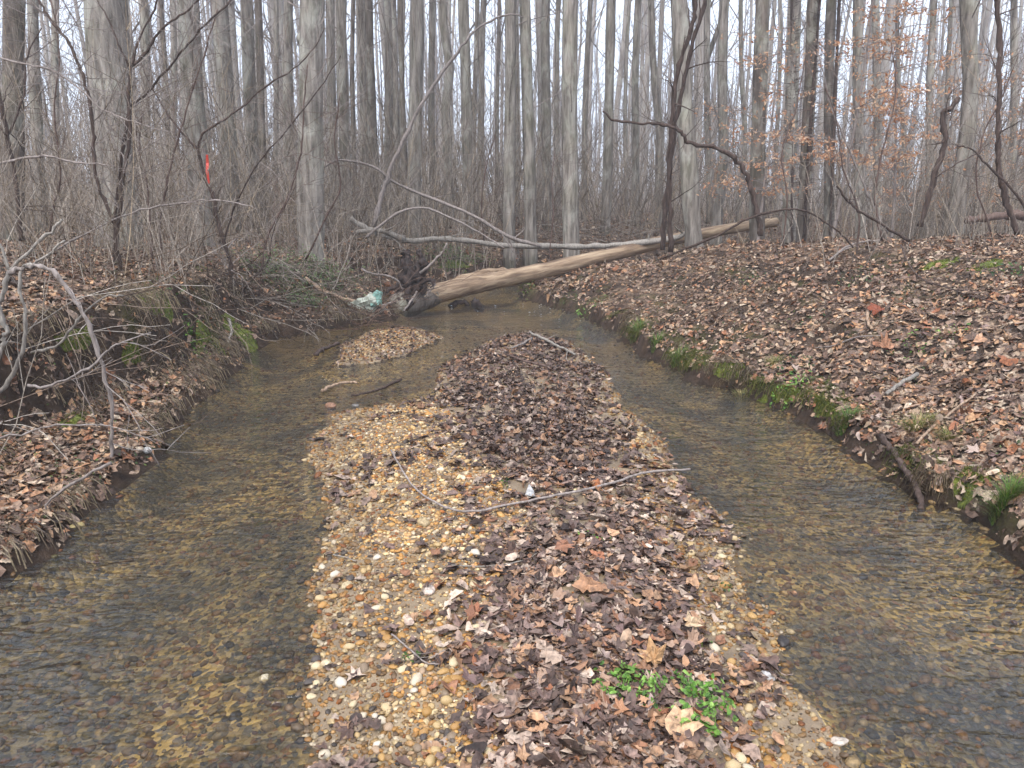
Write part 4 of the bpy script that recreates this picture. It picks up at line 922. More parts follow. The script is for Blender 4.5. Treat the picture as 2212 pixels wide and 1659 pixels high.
stemset('root', 'pale root end curling out of the left bank beside the mossy clump', 'root', [
  ([(493, 690, 7.9), (500, 710, 7.8), (492, 742, 7.6), (478, 775, 7.4), (466, 797, 7.3)], 0.012, 0.009)], 'bleached', 1, .1)
lg_ = P(2101, 470, 11.5)
stemset('fallen_log', 'reddish rotten log lying on the forest floor at the right edge', 'log', [(Z_([(2085, 477), (2130, 470), (2180, 466), (2260, 462)], 11.5), 0.045, 0.055)], 'twig_brown', 0)
stemset('white_stake', 'thin white stake standing in the wood behind the right bank', 'stake', [(Z_([(1856, 452), (1857, 425), (1858, 400)], 12.5), 0.022, 0.02)], 'bleached', 0)

# ------------------------------------------------------------------ the long fallen log with its upturned root plate
L_ = [(868, 657, 11.35), (906, 646, 11.6), (979, 625, 12.0), (1045, 611, 12.4), (1112, 598, 12.8), (1212, 576, 13.4), (1312, 552, 13.9), (1366, 539, 14.2), (1450, 518, 14.6), (1555, 498, 15.1), (1640, 485, 15.6), (1675, 480, 15.9)]
lp = px_curve(L_, None, 6); nL = len(lp); lp[:, 2] = np.maximum(lp[:, 2], hgt(lp[:, 0], lp[:, 1]) + 0.10)
log = empty('fallen_log', tuple(lp[0]), 'long barkless tan log slanting from the creek up the right bank with upturned roots', 'log')
a = Acc(); rr = np.interp(np.linspace(0, 1, nL), [0, 0.05, 0.2, 0.5, 1], [0.19, 0.175, 0.155, 0.132, 0.095]); tube(a, lp, rr * (1 + .03 * RS.randn(nL)), 20, None, 0.04)
d0 = Vector(lp[-1] - lp[0]); rot = d0.to_track_quat('X', 'Z').to_matrix()
Vl = (np.concatenate(a.V) - lp[0]) @ np.array(rot)           # local x runs along the trunk so the grain follows it
trunk = build('trunk', Vl, np.concatenate(a.T), np.concatenate(a.Q), M['log'], log, None, True); trunk.rotation_euler = rot.to_euler()
a = Acc(); tube(a, px_curve([(985, 610, 12.3), (1030, 597, 12.6), (1085, 590, 12.9), (1130, 584, 13.2)], None, 4), [0.09] * 4 + [0.10] * 5 + [0.05] * 4, 10, None, 0.3)
a.out('split_slab', M['log'], log, True, None, lp[0])
a = Acc(); tube(a, px_curve([(838, 668, 11.2), (868, 660, 11.35), (906, 648, 11.6), (945, 636, 11.8)], None, 5), [.10, .15, .18, .20, .205, .205, .205, .2, .2, .2, .195, .188, .182, .172, .16, .14], 14, None, .08)
a.out('butt', M['bark_dark'], log, True, None, lp[0])
v, f = ico(3, 3); dn = np.array([mnoise.noise(Vector(p * 2.2)) for p in v]); dn2 = np.array([mnoise.noise(Vector(p * 6)) for p in v])
rp = P(888, 612, 11.5) - lp[0]
build('root_plate', v * (1 + 0.55 * dn + 0.25 * dn2)[:, None] * np.array([0.21, 0.18, 0.30]) + rp, f, None, M['root'], log, None, True)
for pl, r0, r1 in [([(885, 600, 11.5), (884, 575, 11.5), (876, 560, 11.5), (880, 543, 11.5)], .085, .05), ([(905, 600, 11.5), (915, 580, 11.45), (912, 558, 11.4), (903, 541, 11.4)], .075, .035),
  ([(885, 590, 11.4), (873, 575, 11.35), (868, 560, 11.35)], .05, .025), ([(900, 600, 11.4), (895, 588, 11.4), (893, 580, 11.4)], .09, .06), ([(885, 620, 11.35), (880, 640, 11.2), (885, 655, 11.1), (880, 668, 11.1)], .05, .03), ([(905, 615, 11.35), (925, 605, 11.2), (938, 608, 11.1), (930, 622, 11.0)], .035, .015),
  ([(900, 630, 11.3), (890, 648, 11.1), (872, 672, 10.9)], .018, .012), ([(925, 612, 11.3), (940, 615, 11.2), (925, 633, 11.1), (920, 645, 11.1)], .016, .01), ([(870, 612, 11.4), (850, 622, 11.3), (835, 632, 11.2)], .035, .02),
  ([(905, 592, 11.4), (930, 572, 11.3), (955, 545, 11.3), (965, 525, 11.3)], .022, .012), ([(872, 625, 11.3), (850, 600, 11.3), (800, 590, 11.4), (780, 580, 11.5)], .018, .012), ([(880, 640, 11.3), (862, 650, 11.2), (848, 662, 11.1)], .06, .03)]:
    a = Acc(); p = wobble(px_curve(pl), r0 * 0.25); tube(a, p, np.linspace(r0, r1, len(p)) * (1 + .12 * RS.randn(len(p))), 8, None, .22)
    a.out('root', M['root' if r0 > .03 else 'twig_grey'], log, True, None, lp[0])
# broken stump bits standing in the water beneath the log
for pl, r0, lab in [([(1035, 668, 0), (1030, 655, 0), (1022, 648, 0)], 0.06, 'dark broken stump standing in the water under the long log'), ([(970, 664, 0), (985, 655, 0), (1000, 654, 0), (1012, 657, 0)], 0.035, 'black wet wood debris in the water under the long log')]:
    D = GH(pl[0][0], 660)[1]; stemset('stump', lab, 'driftwood', [([(a_, b_, D) for a_, b_, _ in pl], r0, r0 * .8)], 'root', 2, .2, None)
# plastic sack
D = 10.35; bpts = [(742, 686, .06), (752, 668, .10), (775, 655, .13), (800, 647, .13), (815, 642, .10)]
def lump(path, rads, flat, seed, k=18):
    p = catmull(path, 5); n = len(p); r_ = np.interp(np.linspace(0, 1, n), np.linspace(0, 1, len(rads)), rads); a_ = np.arange(k) / k * 2 * math.pi; V_ = []
    for i_ in range(n):
        for q in a_:
            c = Vector((p[i_][0] * 7 + seed, math.cos(q) * 1.6, math.sin(q) * 1.6 + i_ * .2)); m_ = 1 + 0.55 * mnoise.noise(c) + 0.25 * mnoise.noise(c * 3)
            V_.append(p[i_] + np.array([0.15 * math.sin(q * 2), math.cos(q) * flat, math.sin(q)]) * r_[i_] * m_)
    i_ = np.arange(n - 1)[:, None] * k; j_ = np.arange(k)[None]; Q_ = np.stack([i_ + j_, i_ + (j_ + 1) % k, i_ + k + (j_ + 1) % k, i_ + k + j_], -1).reshape(-1, 4)
    V_ += [p[0], p[-1]]; c0 = n * k; T_ = [(c0, (q + 1) % k, q) for q in range(k)] + [(c0 + 1, (n - 1) * k + q, (n - 1) * k + (q + 1) % k) for q in range(k)]
    return np.array(V_), T_, Q_
bag = empty('plastic_sack', tuple(P(742, 686, D)), 'crumpled whitish green plastic sack caught on sticks beside the root plate', 'plastic sack'); b0 = P(742, 686, D)
V_, T_, Q_ = lump([P(a_, b_ + 8, D) for a_, b_, c in bpts], [.05, .11, .13, .12, .09], .8, 1.0); build('sack_body', V_ - b0, T_, Q_[:, ::-1], M['bag'], bag, None, False)
V_, T_, Q_ = lump([P(800, 654, D - .02), P(815, 645, D), P(824, 642, D + .02)], [.08, .10, .08], .7, 4.0); build('sack_mouth', V_ - b0, T_, Q_[:, ::-1], M['bag_teal'], bag, None, False)
stemset('stick', 'long grey stick lying across the front of the plastic sack', 'stick', [([(655, 682, 10.6), (700, 677, 10.6), (738, 678, 10.5), (770, 683, 10.45), (800, 676, 10.5), (828, 660, 10.6), (855, 652, 10.8)], .016, .012)], 'twig_grey', 3, .2, None, (-2, 10.6, 0))
# white bark chunk
wb = GH(1915, 500); v, f = ico(2, 9); dn = np.array([mnoise.noise(Vector(p * 2)) for p in v]); rt = empty('bark_chunk', tuple(wb), 'broken chunk of white mottled wood on the crest of the right bank', 'wood')
build('wood_body', v * (1 + .5 * dn)[:, None] * np.array([.15, .09, .085]) + np.array([-.02, 0, .09]), f, None, M['bleached'], rt, None, True); build('wood_end', v * np.array([.07, .06, .06]) + np.array([.11, -.02, .02]), f, None, M['bleached'], rt, None, True)

# ------------------------------------------------------------------ moss, grass tufts, green plants, orange beech leaves
def moss(px, py, w_, h_, lab):
    g_ = GH(px, py); W, H = w_ * g_[1] / F / 2, h_ * g_[1] / F / 2; a_, b_ = hgrad(np.array([g_[0]]), np.array([g_[1]])); sl2 = float(np.hypot(a_, b_)[0])
    D_ = H / (0.22 + 0.8 * sl2); root = empty('moss_clump', tuple(g_), lab, 'moss'); n_ = 22; u = np.linspace(-1, 1, n_); gx_, gy_ = np.meshgrid(u, u); rr_ = np.hypot(gx_, gy_) + .35 * (fbm(gx_ * 3 + px, gy_ * 3, 1.0, 2) - .5)
    
    ga, gb = float(a_[0]), float(b_[0]); gl_ = math.hypot(ga, gb) + 1e-6
    if sl2 > .45: cu, cv, LW = np.array([-gb, ga]) / gl_, np.array([ga, gb]) / gl_, W * (1.0 + 1.1 * abs(ga) / gl_)
    else: cu, cv, LW = np.array([1., 0]), np.array([0, 1.]), W
    tt = lambda p, q: (g_[0] + cu[0] * p * LW + cv[0] * q * D_, g_[1] + cu[1] * p * LW + cv[1] * q * D_)
    X_, Y_ = tt(gx_, gy_); hump = 0.035 * np.sqrt(np.clip(1 - rr_, 0, 1)) * (.6 + .8 * fbm(X_, Y_, 22, 2)) - 0.02 * (rr_ > 1)
    Z_3 = hgt(X_, Y_) + hump; V_ = np.stack([X_, Y_, Z_3], -1).reshape(-1, 3) - g_; i_ = np.arange(n_ - 1)[:, None] * n_; j_ = np.arange(n_ - 1)[None]
    Q_ = np.stack([i_ + j_, i_ + j_ + 1, i_ + n_ + j_ + 1, i_ + n_ + j_], -1).reshape(-1, 4); ok = rr_.ravel()[Q_].mean(1) < 1.02
    build('cushion', V_, None, Q_[ok], M['moss'], root, None, True)
    N = 1500; t = RS.rand(N) * 6.283; q = RS.rand(N) ** .5 * .95; x_, y_ = tt(np.cos(t) * q, np.sin(t) * q)
    b = np.stack([x_, y_, hgt(x_, y_) + 0.028 * np.sqrt(np.clip(1 - q, 0, 1))], -1) - g_; d = RS.randn(N, 3) * .006 + np.array([0, -.004, .012]); s_ = RS.randn(N, 3) * .0022
    VV = np.stack([b - s_, b + s_, b + d], 1).reshape(-1, 3); c = srgb([(104, 112, 34), (76, 86, 26), (134, 138, 50), (92, 96, 44)])[RS.randint(4, size=N)]
    a = Acc(); a.add(VV, np.arange(3 * N).reshape(-1, 3), None, np.repeat(c, 3, 0)); a.out('fronds', M['greenc'], root)
moss(520, 722, 44, 62, 'bright yellow green moss cushion on the left bank under the taped sapling')
moss(168, 908, 66, 36, 'bright moss patch on the low shelf of the left bank')
moss(440, 715, 60, 40, 'dull moss patch on the steep left bank left of the bright cushion')
moss(285, 775, 34, 40, 'small moss patch low on the steep left bank')
moss(165, 745, 60, 34, 'elongated moss patch under the brown arched branch')
moss(1778, 893, 46, 26, 'yellow moss at the water edge of the right bank beside green grass')
moss(2100, 1028, 56, 60, 'large bright moss cushion at the right edge above the water')
moss(2131, 577, 90, 22, 'flat dull moss on the crest of the right bank near the picture edge')
moss(2030, 572, 80, 18, 'thin moss film on the crest of the right bank left of the flat one')
moss(1560, 812, 60, 24, 'thin yellow moss film on the right bank edge above mid channel')
moss(1680, 862, 60, 30, 'moss on the undercut of the right bank beside the creeping plant')
moss(330, 640, 70, 40, 'dull green moss film on the upper face of the left bank')
moss(985, 572, 60, 16, 'moss and green film on the far bank behind the root plate')
def tuft(px, py, w_, h_, n, lab, pal, fall=0.5, name='grass_tuft', cat='grass', wid=.0022):
    g_ = GH(px, py); W = w_ * g_[1] / F / 2; H = h_ * g_[1] / F; root = empty(name, tuple(g_), lab, cat); pal = srgb(pal); a = Acc()
    r_ = RS.rand(n) ** .5 * W * 0.6; th = RS.rand(n) * 6.283; bx_, by_ = r_ * np.cos(th), r_ * np.sin(th) * .6; bz_ = hgt(bx_ + g_[0], by_ + g_[1]) - g_[2]
    dx_, dy_ = np.cos(th) * fall + RS.randn(n) * .3, np.sin(th) * fall + RS.randn(n) * .3; L = H * (0.6 + .6 * RS.rand(n)); sx_, sy_ = -np.sin(th), np.cos(th)
    VV = []
    for t, ww in ((0, 1), (.35, .9), (.7, .6), (1, .1)):
        cx_ = bx_ + dx_ * L * t * t; cy_ = by_ + dy_ * L * t * t; cz_ = bz_ + L * (t - .45 * fall * t * t)
        VV += [np.stack([cx_ - sx_ * wid * ww, cy_ - sy_ * wid * ww, cz_], -1), np.stack([cx_ + sx_ * wid * ww, cy_ + sy_ * wid * ww, cz_], -1)]
    VV = np.stack(VV, 1).reshape(-1, 3); q_ = np.array([(0, 1, 3, 2), (2, 3, 5, 4), (4, 5, 7, 6)]); Q_ = (np.arange(n)[:, None, None] * 8 + q_[None]).reshape(-1, 4)
    a.add(VV, None, Q_, np.repeat(pal[RS.randint(len(pal), size=n)] * (.8 + .4 * RS.rand(n, 1)), 8, 0)); a.out('blades', M['greenc'], root)
GG = [(86, 116, 46), (104, 134, 56), (74, 100, 42), (120, 140, 74), (128, 126, 74)]; GD = [(162, 148, 98), (126, 130, 66), (178, 162, 116), (110, 114, 58)]
tuft(1377, 722, 50, 34, 170, 'fresh green grass tuft at the water edge, the upper one on the right bank', GG)
tuft(1418, 745, 40, 30, 120, 'small grass tuft just below the upper one on the right bank edge', GG)
tuft(1463, 785, 44, 30, 130, 'grass tuft at the right bank edge above the flowing bend', GG)
tuft(1828, 915, 76, 32, 260, 'green grass tuft beside the yellow moss at the right water edge', GG)
tuft(1980, 930, 90, 40, 240, 'half dry grass tuft hanging over the bank right of the green one', GD, .8)
tuft(2050, 950, 70, 34, 170, 'dry straw coloured tuft above the large moss cushion', GD, .9)
tuft(2175, 1085, 90, 66, 420, 'largest fresh green grass tuft at the right edge of the picture', GG, .6)
tuft(1669, 788, 60, 26, 120, 'pale yellowish tuft in the leaves above the middle of the right channel', GD, .8)
tuft(1600, 855, 80, 24, 120, 'dry roots and grass hanging at the middle of the right bank edge', GD, 1.0)
def plant(px, py, w_, h_, n, size, lab, pal, name='green_plant', cat='plant', upto=None, drape=True):
    g_ = GH(px, py); W = w_ * g_[1] / F / 2; H = h_ * g_[1] / F; root = empty(name, tuple(g_), lab, cat); a, st = Acc(), Acc()
    r_ = RS.rand(n) ** .5; th = RS.rand(n) * 6.283; x_, y_ = g_[0] + r_ * W * 1.35 * np.cos(th) + RS.randn(n) * W * .12, g_[1] + r_ * W * 1.2 * np.sin(th) + RS.randn(n) * W * .12
    kk_ = fbm(x_, y_, 2.2 / max(W, .05), 2, 5.) > .44; x_, y_ = x_[kk_], y_[kk_]; n = len(x_)
    z_ = np.maximum(hgt(x_, y_), 0) + 0.008 + H * .7 * RS.rand(n) ** 1.5; nr_ = RS.randn(n, 3) * .4 + np.array([0, -.25, 1]); nr_ /= np.linalg.norm(nr_, axis=1)[:, None]
    Vv, T, nv = leaves_geo('oval', np.stack([x_, y_, z_], -1) - g_, nr_, size * (.6 + .8 * RS.rand(n)), .35); c = srgb(pal)[RS.randint(len(pal), size=n)] * (.8 + .4 * RS.rand(n, 1))
    a.add(Vv, T, None, np.repeat(c, nv, 0)); a.out('leaves', M['greenc'], root)
    for q in range(max(4, n // 9)):
        k = RS.randint(n); t_ = np.array([x_[k], y_[k], z_[k]]) - g_; b = np.array([t_[0] + RS.randn() * W * .15, t_[1] + RS.randn() * W * .15, 0.0]); b[2] = max(hz(b[0] + g_[0], b[1] + g_[1]), 0) - g_[2]
        tube(st, np.array([b, (b + t_) / 2 + RS.randn(3) * .01, t_]), [.0014, .0012, .001], 3, srgb((96, 116, 50)), 0, False)
    st.out('stems', M['twigc'], root, False, 'stuff')
G1 = [(104, 146, 58), (124, 162, 72), (88, 126, 52), (142, 174, 88)]; G2 = [(64, 92, 44), (84, 112, 52), (50, 76, 38)]
plant(1350, 1487, 110, 40, 420, .019, 'upper left half of the bright green plant patch on the lower right of the bar', G1)
plant(1490, 1530, 150, 60, 700, .019, 'larger half of the bright green plant patch on the lower right of the leafy bar', G1)
plant(1520, 1598, 50, 40, 70, .030, 'broad leaved green seedling at the lower end of the green patch', G1)
plant(1305, 1178, 34, 20, 28, .018, 'small pair of green seedlings in the leaves of the bar, right one', G1)
plant(1265, 1165, 22, 18, 18, .018, 'tiny green seedling left of the seedling pair on the bar', G1)
plant(1087, 1052, 26, 18, 24, .018, 'small green plant left above the bowed stick on the bar', G2)
plant(1560, 1275, 40, 18, 34, .014, 'bluish green seedling at the right pebble rim of the bar', G2)
plant(885, 1425, 40, 30, 34, .013, 'sparse green weed on the pebbles beside the small forked twig', G2)
plant(1530, 1405, 26, 26, 24, .012, 'grey green weed between leaves and pebbles right side of the bar', G2)
plant(428, 768, 36, 40, 60, .035, 'green fern like plant low on the steep left bank', G1)
plant(400, 700, 60, 50, 60, .04, 'dark leaved plant on the left bank left of the fern like one', G2)
plant(1700, 800, 90, 30, 90, .030, 'low green ground plant in the leaves at the right bank edge', G2)
plant(1705, 850, 60, 50, 130, .030, 'green creeping plant hanging over the right bank edge at mid channel', G1)
plant(1620, 610, 60, 20, 50, .035, 'low dark greenery among leaves high on the right bank', G2)
plant(1860, 600, 70, 24, 60, .035, 'fern like greenery below the forked stick on the right bank', G2)
plant(2170, 600, 70, 40, 90, .035, 'bluish fern like greenery on the crest at the right edge', G2)
plant(1755, 700, 60, 14, 40, .030, 'thin greenery in the leaves in the middle of the right bank', G2)
plant(1960, 760, 60, 16, 50, .026, 'light green seedlings right of the large reddish leaf', G1)
plant(2050, 720, 60, 16, 50, .026, 'green weeds in the leaves near the right picture edge', G1)
plant(1270, 665, 60, 22, 90, .035, 'green weeds along the far right waterline behind the bar tip', G1)
plant(1225, 645, 50, 24, 60, .03, 'dark green weeds at the waterline below the long log', G2)
plant(1135, 640, 30, 26, 60, .03, 'green grass like weeds at the corner where the creek turns behind the right bank', G1)
# dry roots, grass and small leaves that hang over the water's edge
def fringe(pl, y0, y1, n, name, side, green=.47, off=(.03, .20), lm=1.0, noise0=.34):
    p = np.array([q for q in pl if y0 - 1 < q[1] < y1 + 1]); L = np.r_[0, np.cumsum(np.hypot(*np.diff(p, axis=0).T))]; t = RS.rand(n) * L[-1]
    bx_ = np.interp(t, L, p[:, 0]); by_ = np.interp(t, L, p[:, 1]); tx = np.interp(t + .05, L, p[:, 0]) - np.interp(t - .05, L, p[:, 0]); ty = np.interp(t + .05, L, p[:, 1]) - np.interp(t - .05, L, p[:, 1])
    l_ = np.hypot(tx, ty) + 1e-9; nx_, ny_ = ty / l_ * side, -tx / l_ * side      # points away from the water
    o_ = off[0] + off[1] * RS.rand(n); x_, y_ = bx_ + nx_ * o_, by_ + ny_ * o_; z_ = hgt(x_, y_); k = (z_ > 0.03) & (fbm(x_, y_, 2.5, 2, 77.) > noise0)
    x_, y_, z_, nx_, ny_ = [v[k] for v in (x_, y_, z_, nx_, ny_)]; n = len(x_); ln = lm * (.05 + .13 * RS.rand(n)); dx_, dy_ = -nx_ * ln * .7 + RS.randn(n) * .03, -ny_ * ln * .7 + RS.randn(n) * .03; w_ = .0016 + .0014 * RS.rand(n); VV = []
    for q, (s_, h_) in enumerate(((0, 0), (.4, .25), (.8, .05), (1.0, -.45))):
        c_ = np.stack([x_ + dx_ * s_, y_ + dy_ * s_, np.maximum(z_ + h_ * ln, .004)], -1); o2 = np.stack([w_, w_ * .5, w_ * 0], -1); VV += [c_ - o2, c_ + o2]
    VV = np.stack(VV, 1).reshape(-1, 3); q_ = np.array([(0, 1, 3, 2), (2, 3, 5, 4), (4, 5, 7, 6)]); Q_ = (np.arange(n)[:, None, None] * 8 + q_[None]).reshape(-1, 4)
    g = fbm(x_, y_, 1.4, 2, 50.) > green; pal = srgb([(132, 116, 92), (104, 88, 72), (84, 70, 58), (148, 132, 106)]); gp = srgb([(98, 106, 50), (116, 120, 58), (82, 90, 46), (134, 126, 78)])
    c = np.where(g[:, None], gp[RS.randint(4, size=n)], pal[RS.randint(4, size=n)]); a = Acc(); a.add(VV, None, Q_, np.repeat(c, 8, 0))
    m = RS.rand(n) < .5; xx, yy = x_[m & g], y_[m & g]; nr_ = norms(xx, yy, .5); Vv, T, nv = leaves_geo('diamond', np.stack([xx, yy, hgt(xx, yy) + .012], -1), nr_, .012 + .018 * RS.rand(len(xx)), .4); a.add(Vv, T, None, np.repeat(gp[RS.randint(4, size=len(xx))], nv, 0))
    a.out(name, M['greenc'], None, False, 'stuff')
fringe(right_pl[6:], 2.6, 14, 9000, 'bank_grass', -1, .52, (.02, .24), .8, .48)
fringe(left_pl, 2.6, 12, 2400, 'bank_grass', -1, .8, (.03, .20), 1.0, .46)
fringe(left_pl, 4.2, 6.2, 800, 'hanging_roots', -1, .9, (.45, .45), 1.6, .5)
fringe(left_pl, 6.0, 9.5, 1300, 'hanging_roots', -1, .8, (.15, .55), 1.5, .5)
# small green seedlings sprinkled through the litter
acc = Acc(); n = 26000; y = bias_y(n, 3, 16); x = (RS.rand(n) * 2 - 1) * (0.73 * y + .3); k = ~inside(x, y, creek) & (fbm(x, y, 1.3, 3, 91.) > np.where(x > 0, .60, .585)) & (RS.rand(n) < .55); x, y = x[k], y[k]
scatter(acc, x, y, ['diamond', 'quad'], [.7, .3], .012, .034, [(104, 130, 62), (84, 108, 52), (122, 142, 76), (92, 112, 66)], .35, .5, .05)
acc.out('ground_cover', M['greenc'], None, False, 'stuff')
# honeysuckle thickets by the water on the left and the far bank
def thicket(px, py, w_, h_, n, lab, pal, lsize=.04, ns=60, Y=None):
    g_ = GH(px, py); W = w_ * g_[1] / F / 2; H = h_ * g_[1] / F; root = empty('thicket', tuple(g_), lab, 'bush'); tw, a = Acc(), Acc()
    P_ = []
    for q in range(ns):
        b = np.array([RS.randn() * W * .45, RS.randn() * W * .35, 0]); b[2] = hz(b[0] + g_[0], b[1] + g_[1]) - g_[2]; d = np.array([RS.randn() * .5, RS.randn() * .4 - .2, 1.0])
        t = np.linspace(0, 1, 7)[:, None]; L = H * (.5 + .7 * RS.rand()); p = b + d * L * t + np.array([RS.randn() * .5, RS.randn() * .3, -.75]) * L * t * t
        tube(tw, p, np.linspace(.004, .0018, 7), 3, srgb([(128, 112, 100), (104, 88, 80), (150, 138, 128)])[q % 3], 0, False); P_.append(p)
    tw.out('stems', M['twigc'], root)
    P_ = np.array(P_).reshape(-1, 3); k = RS.randint(len(P_), size=n); pp = P_[k] + RS.randn(n, 3) * .035; nr_ = RS.randn(n, 3) * .6 + np.array([0, -.4, 1]); nr_ /= np.linalg.norm(nr_, axis=1)[:, None]
    Vv, T, nv = leaves_geo('diamond', pp, nr_, lsize * (.6 + .8 * RS.rand(n)), .5); c = srgb(pal)[RS.randint(len(pal), size=n)] * (.8 + .4 * RS.rand(n, 1)); a.add(Vv, T, None, np.repeat(c, nv, 0)); a.out('leaves', M['greenc'], root)
G3 = [(84, 108, 60), (102, 126, 72), (70, 92, 54), (120, 138, 90)]
thicket(590, 600, 120, 90, 1100, 'green leaved thicket right of the taped sapling on the left bank', G3, .035, 90)
thicket(700, 600, 120, 80, 1100, 'green thicket above the wet stick near the plastic sack', G3, .035, 90)
thicket(655, 655, 90, 50, 600, 'low green tangle at the waterline left of the plastic sack', G3, .035, 60)
thicket(560, 520, 90, 60, 130, 'small yellow green thicket on top of the left bank', [(110, 130, 60), (90, 110, 50)], .035, 50)
thicket(950, 560, 120, 36, 700, 'green growth on the far bank behind the upturned roots', G3, .04, 60)
thicket(1010, 560, 100, 40, 600, 'green growth on the far bank right of the upturned roots', G3, .04, 60)
thicket(1010, 480, 130, 60, 200, 'faint green brush in front of the centre trunks', [(96, 110, 74), (110, 120, 84)], .04, 80)
thicket(920, 440, 110, 80, 220, 'faint green brush left of the centre trunks', [(92, 108, 70), (110, 122, 84)], .04, 80)
thicket(1790, 480, 130, 60, 260, 'yellow green brush on the right bank behind the arching vine', [(112, 124, 76), (100, 110, 62)], .035, 90)
# brush pile on the far bank
def pile(px, py, w_, h_, n, lab, cols_, rmax=.014):
    g_ = GH(px, py); W = w_ * g_[1] / F / 2; H = h_ * g_[1] / F; root = empty('brush_pile', tuple(g_), lab, 'brush pile'); cc = srgb(cols_)
    for part in range(4):
        a = Acc()
        for q in range(n // 4):
            b = np.array([RS.randn() * W * .5, RS.randn() * .5, H * RS.rand() * .6]); b[2] += max(hz(b[0] + g_[0], b[1] + g_[1]), 0) - g_[2]; th = RS.rand() * 6.28; d = np.array([math.cos(th), math.sin(th) * .6, RS.randn() * .35 + .15])
            limb(a, b, d, .5 + 1.0 * RS.rand(), .004 + (rmax - .004) * RS.rand() ** 2, 1, 4, -.03, 3, .5, .15, .003, cc[RS.randint(len(cc))])
        a.out('sticks', M['twigc'], root, False, 'stuff')
BC = [(128, 118, 108), (104, 90, 80), (82, 68, 58), (146, 136, 126)]
pile(430, 650, 150, 40, 28, 'tangle of bare vines hanging over the steep left bank', [(122, 108, 96), (98, 82, 70), (78, 62, 52)], .006)
pile(170, 660, 100, 40, 16, 'tangle of thin dry vines on the steep left bank behind the brown arched branch', [(122, 108, 96), (98, 82, 70), (78, 62, 52)], .006)
pile(10, 800, 70, 40, 12, 'tangle of grey twigs at the left edge below the bleached branches', [(160, 150, 140), (120, 104, 92)], .006)
pile(360, 560, 200, 40, 60, 'low tangle of bare twigs on top of the left bank by the shrub', [(150, 138, 126), (126, 110, 98)], .006)
pile(1270, 520, 200, 40, 90, 'tangle of grey brushwood piled behind the middle of the long log', BC)
pile(1100, 520, 160, 34, 60, 'tangle of grey brushwood on the far bank around the white log', BC)
pile(770, 520, 100, 50, 70, 'tangle of thin grey brushwood at the left end of the white log', BC)
pile(690, 655, 100, 40, 50, 'tangle of dry vines at the foot of the left bank near the sack', BC, .008)
pile(550, 650, 80, 50, 36, 'hanging dry vines and roots right of the bright moss cushion', BC, .007)
pile(1380, 505, 160, 30, 50, 'tangle of thin grey twigs behind the upper part of the long log', BC, .01)
pile(800, 690, 70, 14, 40, 'leaf choked twigs caught in front of the plastic sack', [(110, 88, 76), (80, 64, 56)], .008)
pile(60, 960, 90, 20, 12, 'tangle of thin vines over the leaves on the low left shelf', BC, .005)
# young beeches that keep their orange leaves
def beech(px, Y, h, n, lab, zlo=.6, spread=1.4):
    b = P(px, 480, Y); z = hz(b[0], Y); root = empty('beech_sapling', (b[0], Y, z), lab, 'young beech'); ta, tw, a = Acc(), Acc(), Acc(); p = trunk_pts(h, (RS.randn() * .03, 0), .05, 10); tube(ta, p, np.linspace(.035, .008, 10), 6, None, .08); ta.out('trunk', M['twig_grey'], root, True)
    E_ = []
    for q in range(34):
        t = zlo + (h - zlo) * RS.rand(); c = np.array([np.interp(t, p[:, 2], p[:, 0]), np.interp(t, p[:, 2], p[:, 1]), t]); th = RS.rand() * 6.28; L = spread * (.5 + .7 * RS.rand()) * (1 - .5 * t / h)
        d = np.array([math.cos(th), math.sin(th), .25]); s = np.linspace(0, 1, 7)[:, None]; br = c + d * L * s + np.array([0, 0, -.12]) * L * s * s + np.cumsum(RS.randn(7, 3) * .02, 0); tube(tw, br, np.linspace(.008, .003, 7), 3, None, 0, False)
        for k in range(9):
            e = br[RS.randint(1, 7)]; dd_ = np.array([RS.randn(), RS.randn(), RS.randn() * .15]); dd_ /= np.linalg.norm(dd_); l2 = .15 + .3 * RS.rand(); s2 = np.linspace(0, 1, 4)[:, None]; tw2 = e + dd_ * l2 * s2
            tube(tw, tw2, [.003, .0025, .002, .0015], 3, None, 0, False); E_ += list(tw2[1:])
    tw.out('branches', M['twig_grey'], root, False, 'stuff'); E_ = np.array(E_); k = RS.randint(len(E_), size=n); pp = E_[k] + RS.randn(n, 3) * .03 - np.array([0, 0, .02]); nr_ = RS.randn(n, 3) * .8 + np.array([0, -.6, .5]); nr_ /= np.linalg.norm(nr_, axis=1)[:, None]
    Vv, T, nv = leaves_geo('pointed', pp, nr_, .072 * (.6 + .6 * RS.rand(n)), .9); c = srgb([(210, 164, 128), (196, 144, 104), (220, 186, 154), (182, 126, 90), (214, 174, 140)])[RS.randint(5, size=n)]; a.add(Vv, T, None, np.repeat(c, nv, 0)); a.out('leaves', M['greenc'], root)
beech(1800, 12.5, 4.6, 1900, 'young beech with tan leaves in front of the dark trunks on the right', 1.0, 1.5)
beech(1640, 13.5, 3.9, 900, 'young beech with sparse tan leaves behind the arched dark vine', .8, 1.4)
beech(1930, 14, 4.8, 1400, 'young beech with orange leaves behind the white bark chunk', .8, 1.7)
beech(2040, 16, 4.2, 1400, 'young beech with bright orange leaves behind the crooked dead stub', .6, 1.9)
beech(2170, 15, 3.2, 800, 'young beech with orange leaves low at the right edge of the wood', .5, 1.7)
beech(1560, 19, 3.6, 400, 'faint young beech with pale tan leaves above the upper end of the long log', .6, 1.8)
beech(900, 34, 3.0, 200, 'distant young beech with pale tan leaves deep behind the upturned roots', .4, 2.6)
beech(1330, 36, 3.0, 200, 'distant young beech with pale tan leaves deep in the wood right of centre', .4, 2.6)

